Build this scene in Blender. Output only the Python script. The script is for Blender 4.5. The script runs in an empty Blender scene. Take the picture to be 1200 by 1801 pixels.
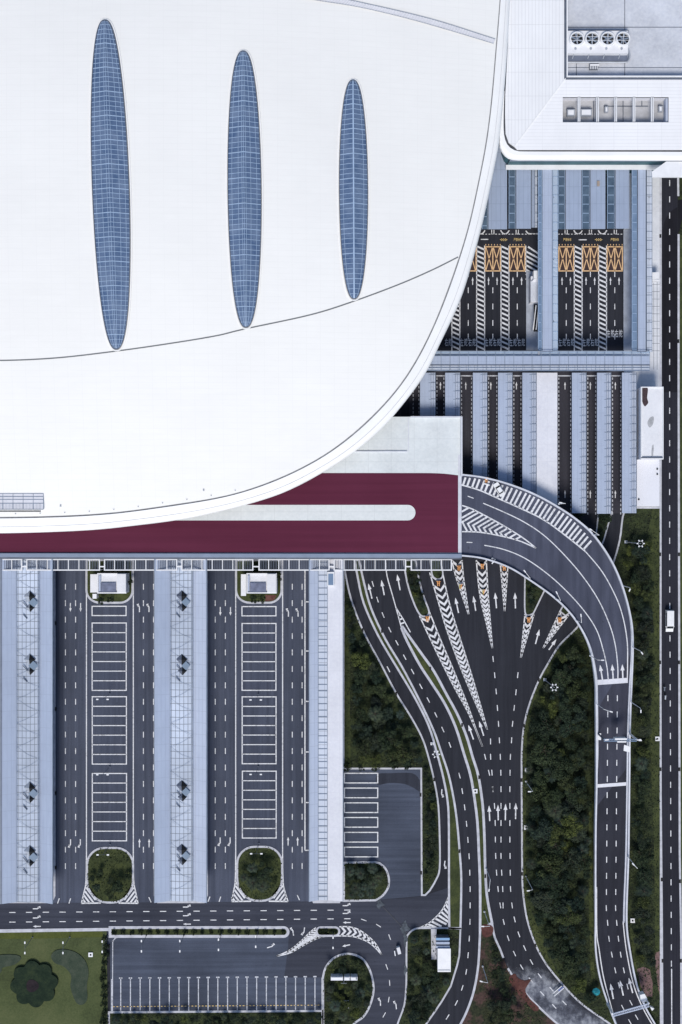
import bpy, bmesh, math, random
from mathutils import Vector, Matrix
from mathutils.bvhtree import BVHTree
R = math.radians
rnd = random.Random(7)

# ------------------------------------------------------------------ camera, sky, sun, exposure
CH = 300.0          # height of the drone, metres
PX = 0.14           # metres per photograph pixel on the ground
sc = bpy.context.scene
C = sc.collection
cd = bpy.data.cameras.new('camera'); cam = bpy.data.objects.new('camera', cd); C.objects.link(cam)
cam.location = (0, 0, CH)
cd.sensor_fit = 'VERTICAL'; cd.sensor_height = 24; cd.lens = 24 * CH / (1801 * PX)
cd.clip_start = 5; cd.clip_end = 6000
sc.camera = cam
w = bpy.data.worlds.new("World"); sc.world = w; w.use_nodes = True
nt = w.node_tree
sky = nt.nodes.new('ShaderNodeTexSky'); sky.sky_type = 'NISHITA'; sky.sun_disc = False
SUN_EL, SUN_AZ = 54, 186        # azimuth measured clockwise from the top of the picture
sky.sun_elevation = R(SUN_EL); sky.sun_rotation = R(SUN_AZ)
nt.links.new(sky.outputs[0], nt.nodes['Background'].inputs[0])
nt.nodes['Background'].inputs[1].default_value = 0.12
sl = bpy.data.lights.new('sun', 'SUN'); sl.energy = 2.85; sl.angle = R(20); sl.color = (1.0, 0.945, 0.865)
so = bpy.data.objects.new('sun', sl); C.objects.link(so)
d = Vector((math.sin(R(SUN_AZ)) * math.cos(R(SUN_EL)), math.cos(R(SUN_AZ)) * math.cos(R(SUN_EL)), math.sin(R(SUN_EL))))
so.rotation_euler = d.to_track_quat('Z', 'Y').to_euler()
sc.view_settings.view_transform = 'Standard'; sc.view_settings.look = 'None'
sc.view_settings.exposure = 0.09; sc.view_settings.gamma = 1

# ------------------------------------------------------------------ helpers
def P(px, py, z=0.0):
    k = PX * (CH - z) / CH
    return Vector(((px - 600) * k, (900.5 - py) * k, z))

def smooth(pts, n=6, closed=False):
    p = [Vector((*q, 0)) if len(q) == 2 else Vector(q) for q in pts]
    if closed: seq = lambda i: p[i % len(p)]; m = len(p)
    else: seq = lambda i: p[max(0, min(len(p) - 1, i))]; m = len(p) - 1
    out = []
    for i in range(m):
        a, b, c, e = seq(i - 1), seq(i), seq(i + 1), seq(i + 2)
        for k in range(n):
            t = k / n
            v = 0.5 * ((2 * b) + (c - a) * t + (2 * a - 5 * b + 4 * c - e) * t * t + (3 * b - a - 3 * c + e) * t ** 3)
            out.append((v.x, v.y))
    if not closed: out.append((p[-1].x, p[-1].y))
    return out

def resample(pts, n):
    p = [Vector((q[0], q[1])) for q in pts]
    L = [0]
    for a, b in zip(p, p[1:]): L.append(L[-1] + (b - a).length)
    out = []; j = 0
    for i in range(n):
        s = L[-1] * i / (n - 1)
        while j < len(p) - 2 and L[j + 1] < s: j += 1
        seg = L[j + 1] - L[j]
        t = (s - L[j]) / seg if seg > 1e-9 else 0
        q = p[j].lerp(p[j + 1], min(1, max(0, t))); out.append((q.x, q.y))
    return out

def plen(pts):
    return sum(math.dist(a, b) for a, b in zip(pts, pts[1:]))

def inside(x, y, poly):
    c = False; j = len(poly) - 1
    for i in range(len(poly)):
        xi, yi = poly[i][0], poly[i][1]; xj, yj = poly[j][0], poly[j][1]
        if (yi > y) != (yj > y) and x < (xj - xi) * (y - yi) / (yj - yi) + xi: c = not c
        j = i
    return c

def edge_dist(x, y, poly):
    b = 1e9
    for i in range(len(poly)):
        x1, y1 = poly[i - 1][:2]; x2, y2 = poly[i][:2]
        dx, dy = x2 - x1, y2 - y1; L = dx * dx + dy * dy
        t = max(0, min(1, ((x - x1) * dx + (y - y1) * dy) / L)) if L else 0
        b = min(b, math.hypot(x - x1 - t * dx, y - y1 - t * dy))
    return b

class MB:
    def __init__(s): s.v = []; s.f = []; s.m = []; s.cm = 0
    def face(s, pts):
        b = len(s.v); s.v += [tuple(p) for p in pts]; s.f.append(tuple(range(b, b + len(pts)))); s.m.append(s.cm)
    def poly(s, pts):
        # upward facing
        a = 0
        for i in range(len(pts)):
            p, q = pts[i - 1], pts[i]; a += p[0] * q[1] - q[0] * p[1]
        s.face(pts if a > 0 else list(reversed(pts)))
    def prism(s, pts, z0, z1=None, bottom=True):
        """pts: world points at top height (z kept if z1 None)."""
        top = [Vector((p[0], p[1], p[2] if z1 is None else z1)) for p in pts]
        a = sum(top[i - 1].x * top[i].y - top[i].x * top[i - 1].y for i in range(len(top)))
        if a < 0: top.reverse()
        bot = [Vector((p.x, p.y, z0)) for p in top]
        s.face(top)
        if bottom: s.face(list(reversed(bot)))
        for i in range(len(top)):
            s.face([bot[i - 1], bot[i], top[i], top[i - 1]])
    def box(s, x0, y0, z0, x1, y1, z1):
        if x0 > x1: x0, x1 = x1, x0
        if y0 > y1: y0, y1 = y1, y0
        s.prism([(x0, y0, 0), (x1, y0, 0), (x1, y1, 0), (x0, y1, 0)], z0, z1)
    def pbox(s, px0, py0, px1, py1, z0, z1):
        a = P(px0, py0, z1); b = P(px1, py1, z1); s.box(a.x, a.y, z0, b.x, b.y, z1)
    def bar(s, a, b, w, h):
        """rectangular bar from a to b (3D), width w, height h, top centred"""
        a = Vector(a); b = Vector(b); d = (b - a)
        if d.length < 1e-6: return
        d.normalize(); n = d.cross(Vector((0, 0, 1)))
        if n.length < 1e-4: n = Vector((1, 0, 0))
        n.normalize(); u = n.cross(d) * h / 2; n = n * w / 2
        c = [a - n - u, a + n - u, a + n + u, a - n + u]; e = [b - n - u, b + n - u, b + n + u, b - n + u]
        s.face(c); s.face(list(reversed(e)))
        for i in range(4): s.face([c[i], c[i - 1], e[i - 1], e[i]])
    def tube(s, a, b, r0, r1, n=8):
        a = Vector(a); b = Vector(b); d = (b - a).normalized()
        x = d.orthogonal().normalized(); y = d.cross(x)
        A = [a + (x * math.cos(2 * math.pi * i / n) + y * math.sin(2 * math.pi * i / n)) * r0 for i in range(n)]
        B = [b + (x * math.cos(2 * math.pi * i / n) + y * math.sin(2 * math.pi * i / n)) * r1 for i in range(n)]
        s.face(list(reversed(A))); s.face(B)
        for i in range(n): s.face([A[i - 1], A[i], B[i], B[i - 1]])
    def offs(s, pts, w, closed=False):
        L = []; Rr = []; n = len(pts)
        for i in range(n):
            a = pts[i - 1] if (i > 0 or closed) else pts[i]; b = pts[(i + 1) % n] if (i < n - 1 or closed) else pts[i]
            d1 = (pts[i] - a).xy; d2 = (b - pts[i]).xy
            if d1.length < 1e-9: d1 = d2.copy()
            if d2.length < 1e-9: d2 = d1.copy()
            d1.normalize(); d2.normalize(); dd = d1 + d2
            if dd.length < 1e-6: dd = d1
            dd.normalize(); k = 1 / max(0.5, dd.dot(d1)); nn = Vector((-dd.y, dd.x, 0)) * w / 2 * k
            L.append(pts[i] + nn); Rr.append(pts[i] - nn)
        return L, Rr
    def ribbon(s, pts, w, closed=False):
        L, Q = s.offs(pts, w, closed); n = len(pts)
        for i in range(n if closed else n - 1):
            j = (i + 1) % n; s.face([L[i], Q[i], Q[j], L[j]])
    def wall(s, pts, w, h, closed=False):
        """upright band along 3D points (its foot), width w, height h"""
        L, Q = s.offs(pts, w, closed); n = len(pts); u = Vector((0, 0, h))
        for i in range(n if closed else n - 1):
            j = (i + 1) % n
            s.face([L[i] + u, Q[i] + u, Q[j] + u, L[j] + u])
            s.face([L[i], L[i] + u, L[j] + u, L[j]]); s.face([Q[i] + u, Q[i], Q[j], Q[j] + u])
        if not closed:
            s.face([L[0], Q[0], Q[0] + u, L[0] + u]); s.face([Q[-1], L[-1], L[-1] + u, Q[-1] + u])
    def loft(s, rows):
        for a, b in zip(rows, rows[1:]):
            for i in range(len(a) - 1): s.face([a[i], a[i + 1], b[i + 1], b[i]])
    def build(s, name, mat, parent=None, shade=False, weld=False):
        me = bpy.data.meshes.new(name); me.from_pydata(s.v, [], s.f)
        for m in (mat if isinstance(mat, (list, tuple)) else [mat]): me.materials.append(m)
        me.polygons.foreach_set('material_index', s.m)
        if weld:
            bm = bmesh.new(); bm.from_mesh(me); bmesh.ops.remove_doubles(bm, verts=bm.verts, dist=1e-4)
            bmesh.ops.recalc_face_normals(bm, faces=bm.faces); bm.to_mesh(me); bm.free()
        if shade: me.polygons.foreach_set('use_smooth', [True] * len(me.polygons))
        me.update()
        o = bpy.data.objects.new(name, me); C.objects.link(o)
        if parent: link(o, parent)
        return o

def link(o, parent):
    o.parent = parent
    if parent.location.length > 0: o.matrix_parent_inverse = Matrix.Translation(-Vector(parent.location))

def tag(o, label, cat, group=None):
    o['label'] = label; o['category'] = cat
    if group: o['group'] = group
    return o
def struct(o, kind='structure'):
    o['kind'] = kind; return o
def thing(name, label, cat, loc=(0, 0, 0), group=None):
    o = bpy.data.objects.new(name, None); C.objects.link(o); o.location = loc
    return tag(o, label, cat, group)
def holder(name):
    o = bpy.data.objects.new(name, None); C.objects.link(o); return struct(o)
def copy_tree(o, loc, rot=0, scale=None, label=None, group=None):
    r = o.copy(); C.objects.link(r); r.location = loc; r.rotation_euler = (0, 0, rot)
    if scale: r.scale = scale
    if label: r['label'] = label
    if group: r['group'] = group
    for ch in o.children:
        c = ch.copy(); C.objects.link(c); c.parent = r
        for g in ch.children:
            e = g.copy(); C.objects.link(e); e.parent = c
    return r

# ------------------------------------------------------------------ materials
class NT:
    def __init__(s, name):
        s.m = bpy.data.materials.new(name); s.m.use_nodes = True; s.t = s.m.node_tree; s.b = s.t.nodes['Principled BSDF']
        s.b.inputs['Specular IOR Level'].default_value = .2
        s.geo = s.n('ShaderNodeNewGeometry')
        s.pos = s.geo.outputs['Position']
    def n(s, k, **kw):
        x = s.t.nodes.new(k)
        for a, b in kw.items(): setattr(x, a, b)
        return x
    def l(s, a, b): s.t.links.new(a, b)
    def math(s, op, a, b=None, c=None, clamp=False):
        x = s.n('ShaderNodeMath', operation=op, use_clamp=clamp)
        for i, v in enumerate((a, b, c)):
            if v is None: continue
            if isinstance(v, (int, float)): x.inputs[i].default_value = v
            else: s.l(v, x.inputs[i])
        return x.outputs[0]
    def noise(s, scale, detail=4, rough=0.55, vec=None, stretch=None):
        x = s.n('ShaderNodeTexNoise'); x.inputs['Scale'].default_value = scale; x.inputs['Detail'].default_value = detail; x.inputs['Roughness'].default_value = rough
        v = vec or s.pos
        if stretch:
            mp = s.n('ShaderNodeMapping'); mp.inputs['Scale'].default_value = stretch; s.l(v, mp.inputs['Vector']); v = mp.outputs[0]
        s.l(v, x.inputs['Vector']); return x.outputs['Fac']
    def ramp(s, f, stops):
        x = s.n('ShaderNodeValToRGB'); e = x.color_ramp.elements
        while len(e) < len(stops): e.new(0.5)
        for i, (p, c) in enumerate(stops): e[i].position = p; e[i].color = (*c, 1)
        s.l(f, x.inputs['Fac']); return x.outputs['Color']
    def mix(s, f, a, b, mode='MIX'):
        x = s.n('ShaderNodeMix', data_type='RGBA', blend_type=mode)
        for i, v in ((0, f), (6, a), (7, b)):
            if isinstance(v, (int, float)): x.inputs[i].default_value = v
            elif isinstance(v, tuple): x.inputs[i].default_value = (*v, 1)
            else: s.l(v, x.inputs[i])
        return x.outputs[2]
    def lines(s, axis, period, width, off=0.0):
        sp = s.n('ShaderNodeSeparateXYZ'); s.l(s.pos, sp.inputs[0])
        v = s.math('ADD', sp.outputs[axis], 1000 + off); v = s.math('DIVIDE', v, period); v = s.math('FRACT', v)
        return s.math('LESS_THAN', v, width / period)
    def color(s, c):
        if isinstance(c, tuple): s.b.inputs['Base Color'].default_value = (*c, 1)
        else: s.l(c, s.b.inputs['Base Color'])
    def rough(s, r): s.b.inputs['Roughness'].default_value = r
    def bump(s, h, dist=0.05, strength=0.4):
        b = s.n('ShaderNodeBump'); b.inputs['Distance'].default_value = dist; b.inputs['Strength'].default_value = strength
        s.l(h, b.inputs['Height']); s.l(b.outputs[0], s.b.inputs['Normal'])

def mul(c, k): return tuple(x * k for x in c)
def plain(name, c, rough=0.6, var=0.12, scale=0.4, metal=0.0, detail=5):
    m = NT(name); f = m.noise(scale, detail)
    m.color(m.ramp(f, [(0.3, mul(c, 1 - var)), (0.7, mul(c, 1 + var * 0.6))])); m.rough(rough)
    m.b.inputs['Metallic'].default_value = metal
    return m.m

def asphalt(name, c, streak=(3.0, .12, 1), patch=0.25, c2=None):
    m = NT(name)
    big = m.noise(0.035, 5, 0.6); st = m.noise(0.5, 4, 0.6, stretch=streak); fine = m.noise(6, 2)
    a = m.ramp(big, [(0.32, mul(c, 1 - patch)), (0.5, c), (0.68, c2 or mul(c, 1 + patch))])
    a = m.mix(0.75, a, m.ramp(st, [(0.3, (.34, .34, .35)), (0.72, (.66, .65, .64))]), 'OVERLAY')
    a = m.mix(0.25, a, m.ramp(fine, [(0.35, (.3, .3, .3)), (0.7, (.7, .7, .7))]), 'OVERLAY')
    spots = m.noise(0.9, 2, 0.4)
    a = m.mix(m.math('MULTIPLY', m.math('GREATER_THAN', spots, 0.74), 0.4), a, mul(c, 0.5))
    m.color(a); m.rough(0.9); m.bump(fine, .02)
    return m.m
M = {}
M['asphalt'] = asphalt('asphalt', (.0235, .0255, .034), (2.2, .08, 1), .14)
M['asphalt_old'] = asphalt('asphalt_worn', (.064, .075, .108), (2.4, .05, 1), .2)
M['asphalt_lot'] = asphalt('asphalt_lot', (.062, .075, .108), (.05, 2.4, 1), .3)
M['asphalt_ramp'] = asphalt('asphalt_ramp', (.060, .067, .098), (1.4, .1, 1), .22)
M['asphalt_new'] = asphalt('asphalt_new', (.011, .011, .016), (1.5, .3, 1), .2)
M['asphalt_way'] = asphalt('asphalt_highway', (.021, .022, .031), (4.5, .05, 1), .2)
M['paint'] = None
def paint(name, c, wear=0.52):
    m = NT(name); f = m.noise(2.2, 6, .7); g = m.noise(.15, 3)
    k = m.math('MULTIPLY_ADD', g, .25, f)
    m.color(m.ramp(k, [(wear - .03, mul(c, .55)), (wear + .08, mul(c, .93)), (.8, c)])); m.rough(.6); return m.m
M['paint'] = paint('road_paint', (.72, .73, .76))
M['paint_worn'] = paint('road_paint_worn', (.56, .58, .64), .56)
M['yellow'] = paint('yellow_paint', (.80, .53, .29), .5)
M['brownwash'] = plain('brown_surface', (.055, .035, .035), .8, .25, 1)
M['text_yellow'] = paint('yellow_text_paint', (.62, .46, .20), .48)
M['kerb'] = plain('kerb_concrete', (.50, .51, .56), .8, .2, .8)
M['parapet'] = plain('parapet_concrete', (.58, .60, .66), .8, .14, .6)
def concrete(name, c, var=.12, joint=6.0, jd=.75):
    m = NT(name); a = m.ramp(m.noise(.12, 6, .65), [(.3, mul(c, 1 - var)), (.7, mul(c, 1 + var * .5))])
    b = m.noise(1.4, 4, .7); a = m.mix(.35, a, m.ramp(b, [(.35, (.38, .38, .39)), (.65, (.62, .62, .61))]), 'OVERLAY')
    if joint:
        j = m.math('MAXIMUM', m.lines(0, joint, .09), m.lines(1, joint, .09)); a = m.mix(m.math('MULTIPLY', j, .6), a, mul(c, jd))
    m.color(a); m.rough(.75); return m.m
M['concrete'] = concrete('pale_concrete', (.62, .64, .68))
M['deck_concrete'] = concrete('deck_concrete', (.65, .69, .70), .12, 5.5)
M['roof_concrete'] = concrete('roof_concrete', (.56, .585, .64), .18, 0)
M['white_roof'] = concrete('white_flat_roof', (.70, .71, .74), .09, 0)
M['slab'] = concrete('white_slab', (.66, .67, .72), .08, 4.2, .88)

def maroon():
    m = NT('maroon_coating'); sp = m.n('ShaderNodeSeparateXYZ'); m.l(m.pos, sp.inputs[0])
    a = m.ramp(m.noise(.05, 4), [(.3, (.094, .021, .042)), (.7, (.108, .025, .050))])
    st = m.noise(.4, 3, .6, stretch=(.05, 2, 1)); a = m.mix(.18, a, m.ramp(st, [(.35, (.3, .3, .3)), (.65, (.7, .7, .7))]), 'OVERLAY')
    m.color(a); m.rough(.9); m.b.inputs['Specular IOR Level'].default_value = .03; return m.m
M['maroon'] = maroon()

def metal_roof(name, c, px_=.62, py_=3.4, dark=.86, rough=.5, cross=.1, var=.06, wx=.12):
    m = NT(name)
    a = m.ramp(m.noise(.06, 4), [(.3, mul(c, 1 - var)), (.7, mul(c, 1 + var))])
    if px_: a = m.mix(m.math('MULTIPLY', m.lines(0, px_, wx), .75), a, mul(c, dark))
    if py_: a = m.mix(m.math('MULTIPLY', m.lines(1, py_, cross), .8), a, mul(c, dark * .97))
    st = m.noise(1.0, 4, .6, stretch=(1, .25, 1)); a = m.mix(.22, a, m.ramp(st, [(.35, (.42, .42, .42)), (.65, (.58, .58, .58))]), 'OVERLAY')
    m.color(a); m.rough(rough); return m.m
M['canopy'] = metal_roof('blue_sheet_canopy', (.375, .435, .555), .95, 4.0)
M['canopy_dark'] = metal_roof('deep_blue_sheet', (.30, .36, .475), 1.1, 4.1, .8)
M['canopy_pale'] = metal_roof('pale_blue_sheet', (.455, .51, .625), .9, 2.8, .8)
M['white_sheet_v'] = metal_roof('white_ribbed_sheet', (.765, .775, .79), .8, 5.6, .8)
M['white_sheet_h'] = metal_roof('white_sheet_cross_ribbed', (.80, .805, .82), 5.6, .82, .88)
M['lattice'] = metal_roof('pale_lattice_panel', (.47, .53, .63), 1.0, 1.65, .36, .35, .17, .25, .17)
M['grid'] = metal_roof('pale_gallery_panel', (.52, .57, .66), 2.0, 3.3, .5, .4, .14, .1, .12)

def roofmat():
    m = NT('white_membrane_roof'); c = (.80, .80, .78)
    a = m.ramp(m.noise(.03, 5, .6), [(.3, mul(c, .955)), (.7, mul(c, 1.01))])
    seam = m.math('MAXIMUM', m.math('MULTIPLY', m.lines(1, 1.3, .10), .35), m.math('MULTIPLY', m.lines(0, 3.2, .10), .45))
    a = m.mix(seam, a, mul(c, .90))
    dirt = m.noise(.6, 6, .7, stretch=(.2, 1.5, 1)); a = m.mix(.2, a, m.ramp(dirt, [(.4, (.38, .38, .4)), (.7, (.6, .6, .6))]), 'OVERLAY')
    m.color(a); m.rough(.5); return m.m
M['roof'] = roofmat()
M['rim'] = plain('white_rim_cladding', (.82, .825, .825), .45, .05, .15)
M['dark'] = plain('dark_gutter', (.07, .075, .085), .7, .3, .6)
M['black'] = plain('black_opening', (.012, .013, .015), .6, .2, 1)
M['steel'] = plain('grey_steel', (.42, .45, .5), .45, .12, .6, .3)
M['white_metal'] = plain('white_painted_metal', (.76, .77, .79), .4, .06, .6)
M['dark_steel'] = plain('dark_steel', (.13, .15, .19), .5, .2, .5, .3)
M['mullion'] = plain('pale_blue_mullion', (.33, .44, .60), .4, .08, .6)
M['louver'] = plain('dark_louver', (.13, .15, .20), .5, .2, .5)
M['lattice_bar'] = plain('slate_lattice_bar', (.22, .27, .35), .5, .2, .4)
def glass(name, c, c2, rough=.18, scale=.35, cells=None):
    m = NT(name); f = m.noise(scale, 3, .6)
    a = m.ramp(f, [(.3, c), (.7, c2)])
    m.color(a); m.rough(rough); m.b.inputs['Specular IOR Level'].default_value = .5; return m.m
M['truss_grey'] = plain('truss_grey', (.30, .35, .43), .5, .2, .4)
M['glass_blue'] = glass('blue_skylight_glass', (.068, .115, .215), (.145, .20, .305))
M['glass_pale'] = glass('slate_roof_glass', (.13, .20, .31), (.20, .28, .40), .3)
M['glass_dark'] = glass('dark_roof_glass', (.045, .075, .12), (.10, .15, .21), .25)
M['glass_teal'] = glass('teal_facade_glass', (.015, .07, .09), (.04, .12, .15), .4)
M['glass_teal'].node_tree.nodes['Principled BSDF'].inputs['Specular IOR Level'].default_value = .1
def clear_glass():
    m = NT('clear_canopy_glass'); m.color((.55, .66, .8)); m.rough(.3)
    m.b.inputs['Alpha'].default_value = .55; return m.m
M['clear'] = clear_glass()
M['vent_glass'] = plain('grey_vent_glass', (.17, .235, .32), .5, .1, .6)
M['orange'] = plain('orange_plastic', (.70, .33, .12), .5, .25, 3)
M['tealcloth'] = plain('teal_fabric', (.02, .22, .27), .8, .5, 2.5)
M['rubber'] = plain('rubber', (.02, .02, .02), .8)
M['van_glass'] = plain('vehicle_glass', (.02, .025, .03), .1, .1)
M['rust'] = plain('dark_soil_on_roof', (.065, .045, .05), .9, .5, 3)

def soilmat(name, stops, scale=.25, scale2=2.0, bump=.3):
    m = NT(name); f = m.noise(scale, 6, .65); g = m.noise(scale2, 5, .7)
    k = m.math('ADD', m.math('MULTIPLY', f, .6), m.math('MULTIPLY', g, .4))
    m.color(m.ramp(k, stops)); m.rough(.95); m.bump(g, .25, bump); return m.m
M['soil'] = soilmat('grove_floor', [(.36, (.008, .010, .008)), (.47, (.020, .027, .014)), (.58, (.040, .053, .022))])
M['grass'] = soilmat('mown_grass', [(.36, (.044, .056, .024)), (.48, (.066, .084, .034)), (.60, (.092, .106, .046))], .09, 2.4)
M['grass_edge'] = soilmat('verge_grass', [(.34, (.022, .030, .013)), (.5, (.044, .056, .022)), (.64, (.075, .088, .03))], .3, 2.2)
M['bed_dark'] = soilmat('dark_planting', [(.34, (.006, .014, .009)), (.5, (.014, .026, .015)), (.64, (.028, .042, .02))], .5, 3)
M['bed_mid'] = soilmat('grey_green_planting', [(.34, (.024, .040, .028)), (.5, (.044, .060, .042)), (.64, (.066, .080, .058))], .5, 3)
M['bed_soil'] = soilmat('bare_bed_soil', [(.34, (.012, .010, .013)), (.6, (.030, .022, .026))], .5, 3)
M['redsoil'] = soilmat('red_soil', [(.34, (.045, .026, .024)), (.5, (.095, .038, .033)), (.64, (.14, .068, .060))], .3, 2.4)
M['pinkpave'] = soilmat('pink_paving', [(.36, (.14, .085, .08)), (.6, (.20, .13, .125))], .3, 2.5)
def earthmix():
    m = NT('mixed_red_earth'); f = m.noise(.12, 6, .7); g = m.noise(2.0, 5, .7)
    red = m.ramp(g, [(.3, (.035, .024, .022)), (.7, (.105, .062, .055))]); grn = m.ramp(g, [(.3, (.008, .012, .009)), (.7, (.045, .05, .026))])
    m.color(m.mix(m.ramp(f, [(.47, (0, 0, 0)), (.55, (1, 1, 1))]), grn, red)); m.rough(.95); return m.m
M['earthmix'] = earthmix()
def dust():
    m = NT('dusty_cement_film'); f = m.noise(.16, 7, .68); g = m.noise(.9, 5, .7, stretch=(1, .6, 1))
    k = m.math('ADD', m.math('MULTIPLY', f, .65), m.math('MULTIPLY', g, .35))
    m.color(m.ramp(k, [(.34, (.04, .043, .058)), (.47, (.12, .13, .165)), (.60, (.36, .38, .42))])); m.rough(.9)
    at = m.n('ShaderNodeAttribute'); at.attribute_name = 'wear'
    h = m.math('ADD', at.outputs['Fac'], m.math('MULTIPLY', m.math('SUBTRACT', f, .5), 2.2))
    a = m.math('MULTIPLY', m.math('MULTIPLY', h, .95, clamp=True), .9)
    m.l(a, m.b.inputs['Alpha']); return m.m
M['dust'] = dust()

def leafmat(name, cols, tint=1.0):
    m = NT(name); oi = m.n('ShaderNodeObjectInfo')
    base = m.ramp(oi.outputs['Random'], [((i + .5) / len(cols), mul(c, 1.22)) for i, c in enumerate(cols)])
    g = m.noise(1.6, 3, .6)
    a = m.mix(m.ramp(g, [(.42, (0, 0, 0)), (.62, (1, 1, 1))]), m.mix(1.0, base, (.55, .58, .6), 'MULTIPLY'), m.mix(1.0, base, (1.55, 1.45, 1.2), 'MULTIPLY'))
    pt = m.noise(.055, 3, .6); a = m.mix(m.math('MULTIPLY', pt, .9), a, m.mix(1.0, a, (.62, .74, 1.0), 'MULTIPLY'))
    m.color(a); m.rough(.7); m.b.inputs['Specular IOR Level'].default_value = .08
    return m.m
G1 = [(.022, .033, .020), (.036, .047, .022), (.016, .028, .021), (.030, .042, .021), (.020, .029, .019), (.062, .074, .022), (.018, .024, .019), (.034, .043, .028), (.024, .036, .026)]
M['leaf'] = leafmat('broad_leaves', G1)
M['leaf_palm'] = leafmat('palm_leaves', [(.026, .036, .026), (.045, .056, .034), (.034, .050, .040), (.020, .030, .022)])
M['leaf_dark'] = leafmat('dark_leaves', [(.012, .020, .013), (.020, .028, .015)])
M['bark'] = plain('bark', (.06, .045, .035), .9, .3, 3)

# ------------------------------------------------------------------ ground and roads
lay = [0.02]
def nz(step=0.006): lay[0] += step; return lay[0]
def sheet(name, pts, mat, z=None, parent=None, world=False):
    z = z if z is not None else nz()
    b = MB(); b.poly([P(x, y, z) for x, y in pts]); o = b.build(name, mat, parent)
    return o if parent else struct(o)
b = MB(); b.face([(-2500, -2500, 0), (2500, -2500, 0), (2500, 2500, 0), (-2500, 2500, 0)])
struct(b.build('ground', M['soil']))
site = sheet('station_road', [(-500, 290), (1163, 290), (1163, 2000), (-500, 2000)], M['asphalt'])
west = sheet('west_coach_road', [(-500, 975), (604, 975), (604, 1660), (-500, 1660)], M['asphalt_old'])
cross = sheet('cross_street', [(-500, 1591), (640, 1585), (741, 1577), (792, 1560), (792, 1636), (720, 1640), (718, 1900), (490, 1900), (490, 1645), (-500, 1642)], asphalt('asphalt_street', (.042, .047, .066), (.06, 2.4, 1), .2))
lot = sheet('lower_lot_road', [(194, 1646), (508, 1646), (507, 1665), (504, 1690), (500, 1719), (568, 1719), (568, 1782), (194, 1782)], M['asphalt_lot'])
slot = sheet('small_lot_road', [(604, 1351), (741, 1351), (741, 1576), (660, 1583), (604, 1583)], M['asphalt_lot'])
sheet('toll_lane_road', [(700, 640), (1098, 640), (1098, 903), (1050, 903), (812, 903), (700, 800)], asphalt('asphalt_toll', (.042, .042, .054), (2.4, .06, 1), .2))  # lane asphalt coloured lighter to offset the shade between the canopies
sheet('asphalt_patch_road', smooth([(664, 1362), (690, 1360), (725, 1360), (738, 1372), (740, 1392), (728, 1386), (712, 1379), (685, 1377), (664, 1380)], 3, True), asphalt('asphalt_patch', (.030, .034, .048), (2, .1, 1), .2))
way = sheet('highway', [(1163, -400), (1192.5, -400), (1192.5, 700), (1193, 1100), (1194, 1500), (1196.5, 1650), (1197, 2400), (1167, 2400), (1165, 1650), (1163.5, 1300)], M['asphalt_way'])
sheet('side_road', [(1192.7, 352), (1400, 330), (1400, 372), (1206, 380), (1199, 388), (1196, 404), (1192.7, 412)], M['asphalt_new'])
# darker new surfacing that sweeps from the highway into the side road
sheet('asphalt_patch_road', smooth([(1165, 430), (1166, 405), (1171, 385), (1180, 372), (1192, 364)], 5) + [(1192.4, 690), (1166, 690)], M['asphalt_new'])
sheet('pavement', [(1098, 290), (1163.2, 290), (1163.2, 891), (1098, 891)], M['concrete'], .10)
b = MB(); b.prism([P(x, y) for x, y in [(1200, -100), (1400, -100), (1400, 325), (1200, 333)]], 0, .14); struct(b.build('roadside_grass_verge', M['grass_edge']))

def kerb_line(parent, pts, closed, wd=.42, h=.17, mat='kerb', name='kerb'):
    b = MB(); b.wall([P(x, y, 0.0) for x, y in pts], wd, h, closed); return b.build(name, M[mat], parent)

def verge(name, pts, mat='grass_edge', kerb=True, wd=.42, inner=None, ipull=0):
    b = MB(); b.prism([P(x, y, 0) for x, y in pts], 0, .13, bottom=False); o = struct(b.build(name, M[mat]))
    if kerb: kerb_line(o, pts, True, wd)
    return o

r1_left = smooth([(606, 985), (607, 1004), (618, 1054.5), (640, 1111.5), (668.7, 1165), (697, 1219), (722.5, 1260), (741.5, 1295), (752, 1325), (763.5, 1371), (771, 1416), (773.4, 1470), (773.4, 1527), (766.5, 1548), (756, 1566)], 4)
m1_left = smooth([(624, 985), (629, 1013), (640, 1061), (665.5, 1118), (697, 1171.7), (729, 1225.5), (754, 1276), (768, 1322), (780, 1368), (787.5, 1410), (789.6, 1455), (789.8, 1563), (790.5, 1632)], 4)
m1_right = smooth([(632, 985), (640, 1023), (653, 1070), (678, 1124), (706.7, 1171.7), (735, 1225.5), (762, 1282.5), (777, 1325), (789, 1362), (798, 1404), (804, 1446), (808.5, 1497), (811.5, 1548), (810, 1632)], 4)
m2_left = smooth([(706.7, 1105), (716, 1127), (738, 1168.5), (760.5, 1203), (782.7, 1238), (801.7, 1279), (816, 1325), (828, 1365), (835.5, 1410), (840, 1449), (842.4, 1500), (844.5, 1560), (844.5, 1635)], 4)
m2_right = smooth([(708.5, 1103), (719, 1118), (741.5, 1149.5), (763.7, 1181), (786, 1222), (805, 1257), (820.7, 1295), (831, 1330), (841.5, 1365), (849, 1416), (852, 1470), (853.5, 1524), (856.5, 1575), (865.5, 1623)], 4)
r2_tail = smooth([(844.5, 1635), (841.5, 1695), (834, 1740), (822, 1776), (807, 1806), (780, 1850)], 4)
main_tail = smooth([(865.5, 1623), (870, 1647), (880.5, 1671), (889.5, 1695), (900, 1713), (924, 1746), (960, 1782), (990, 1808), (1040, 1850)], 4)
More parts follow.
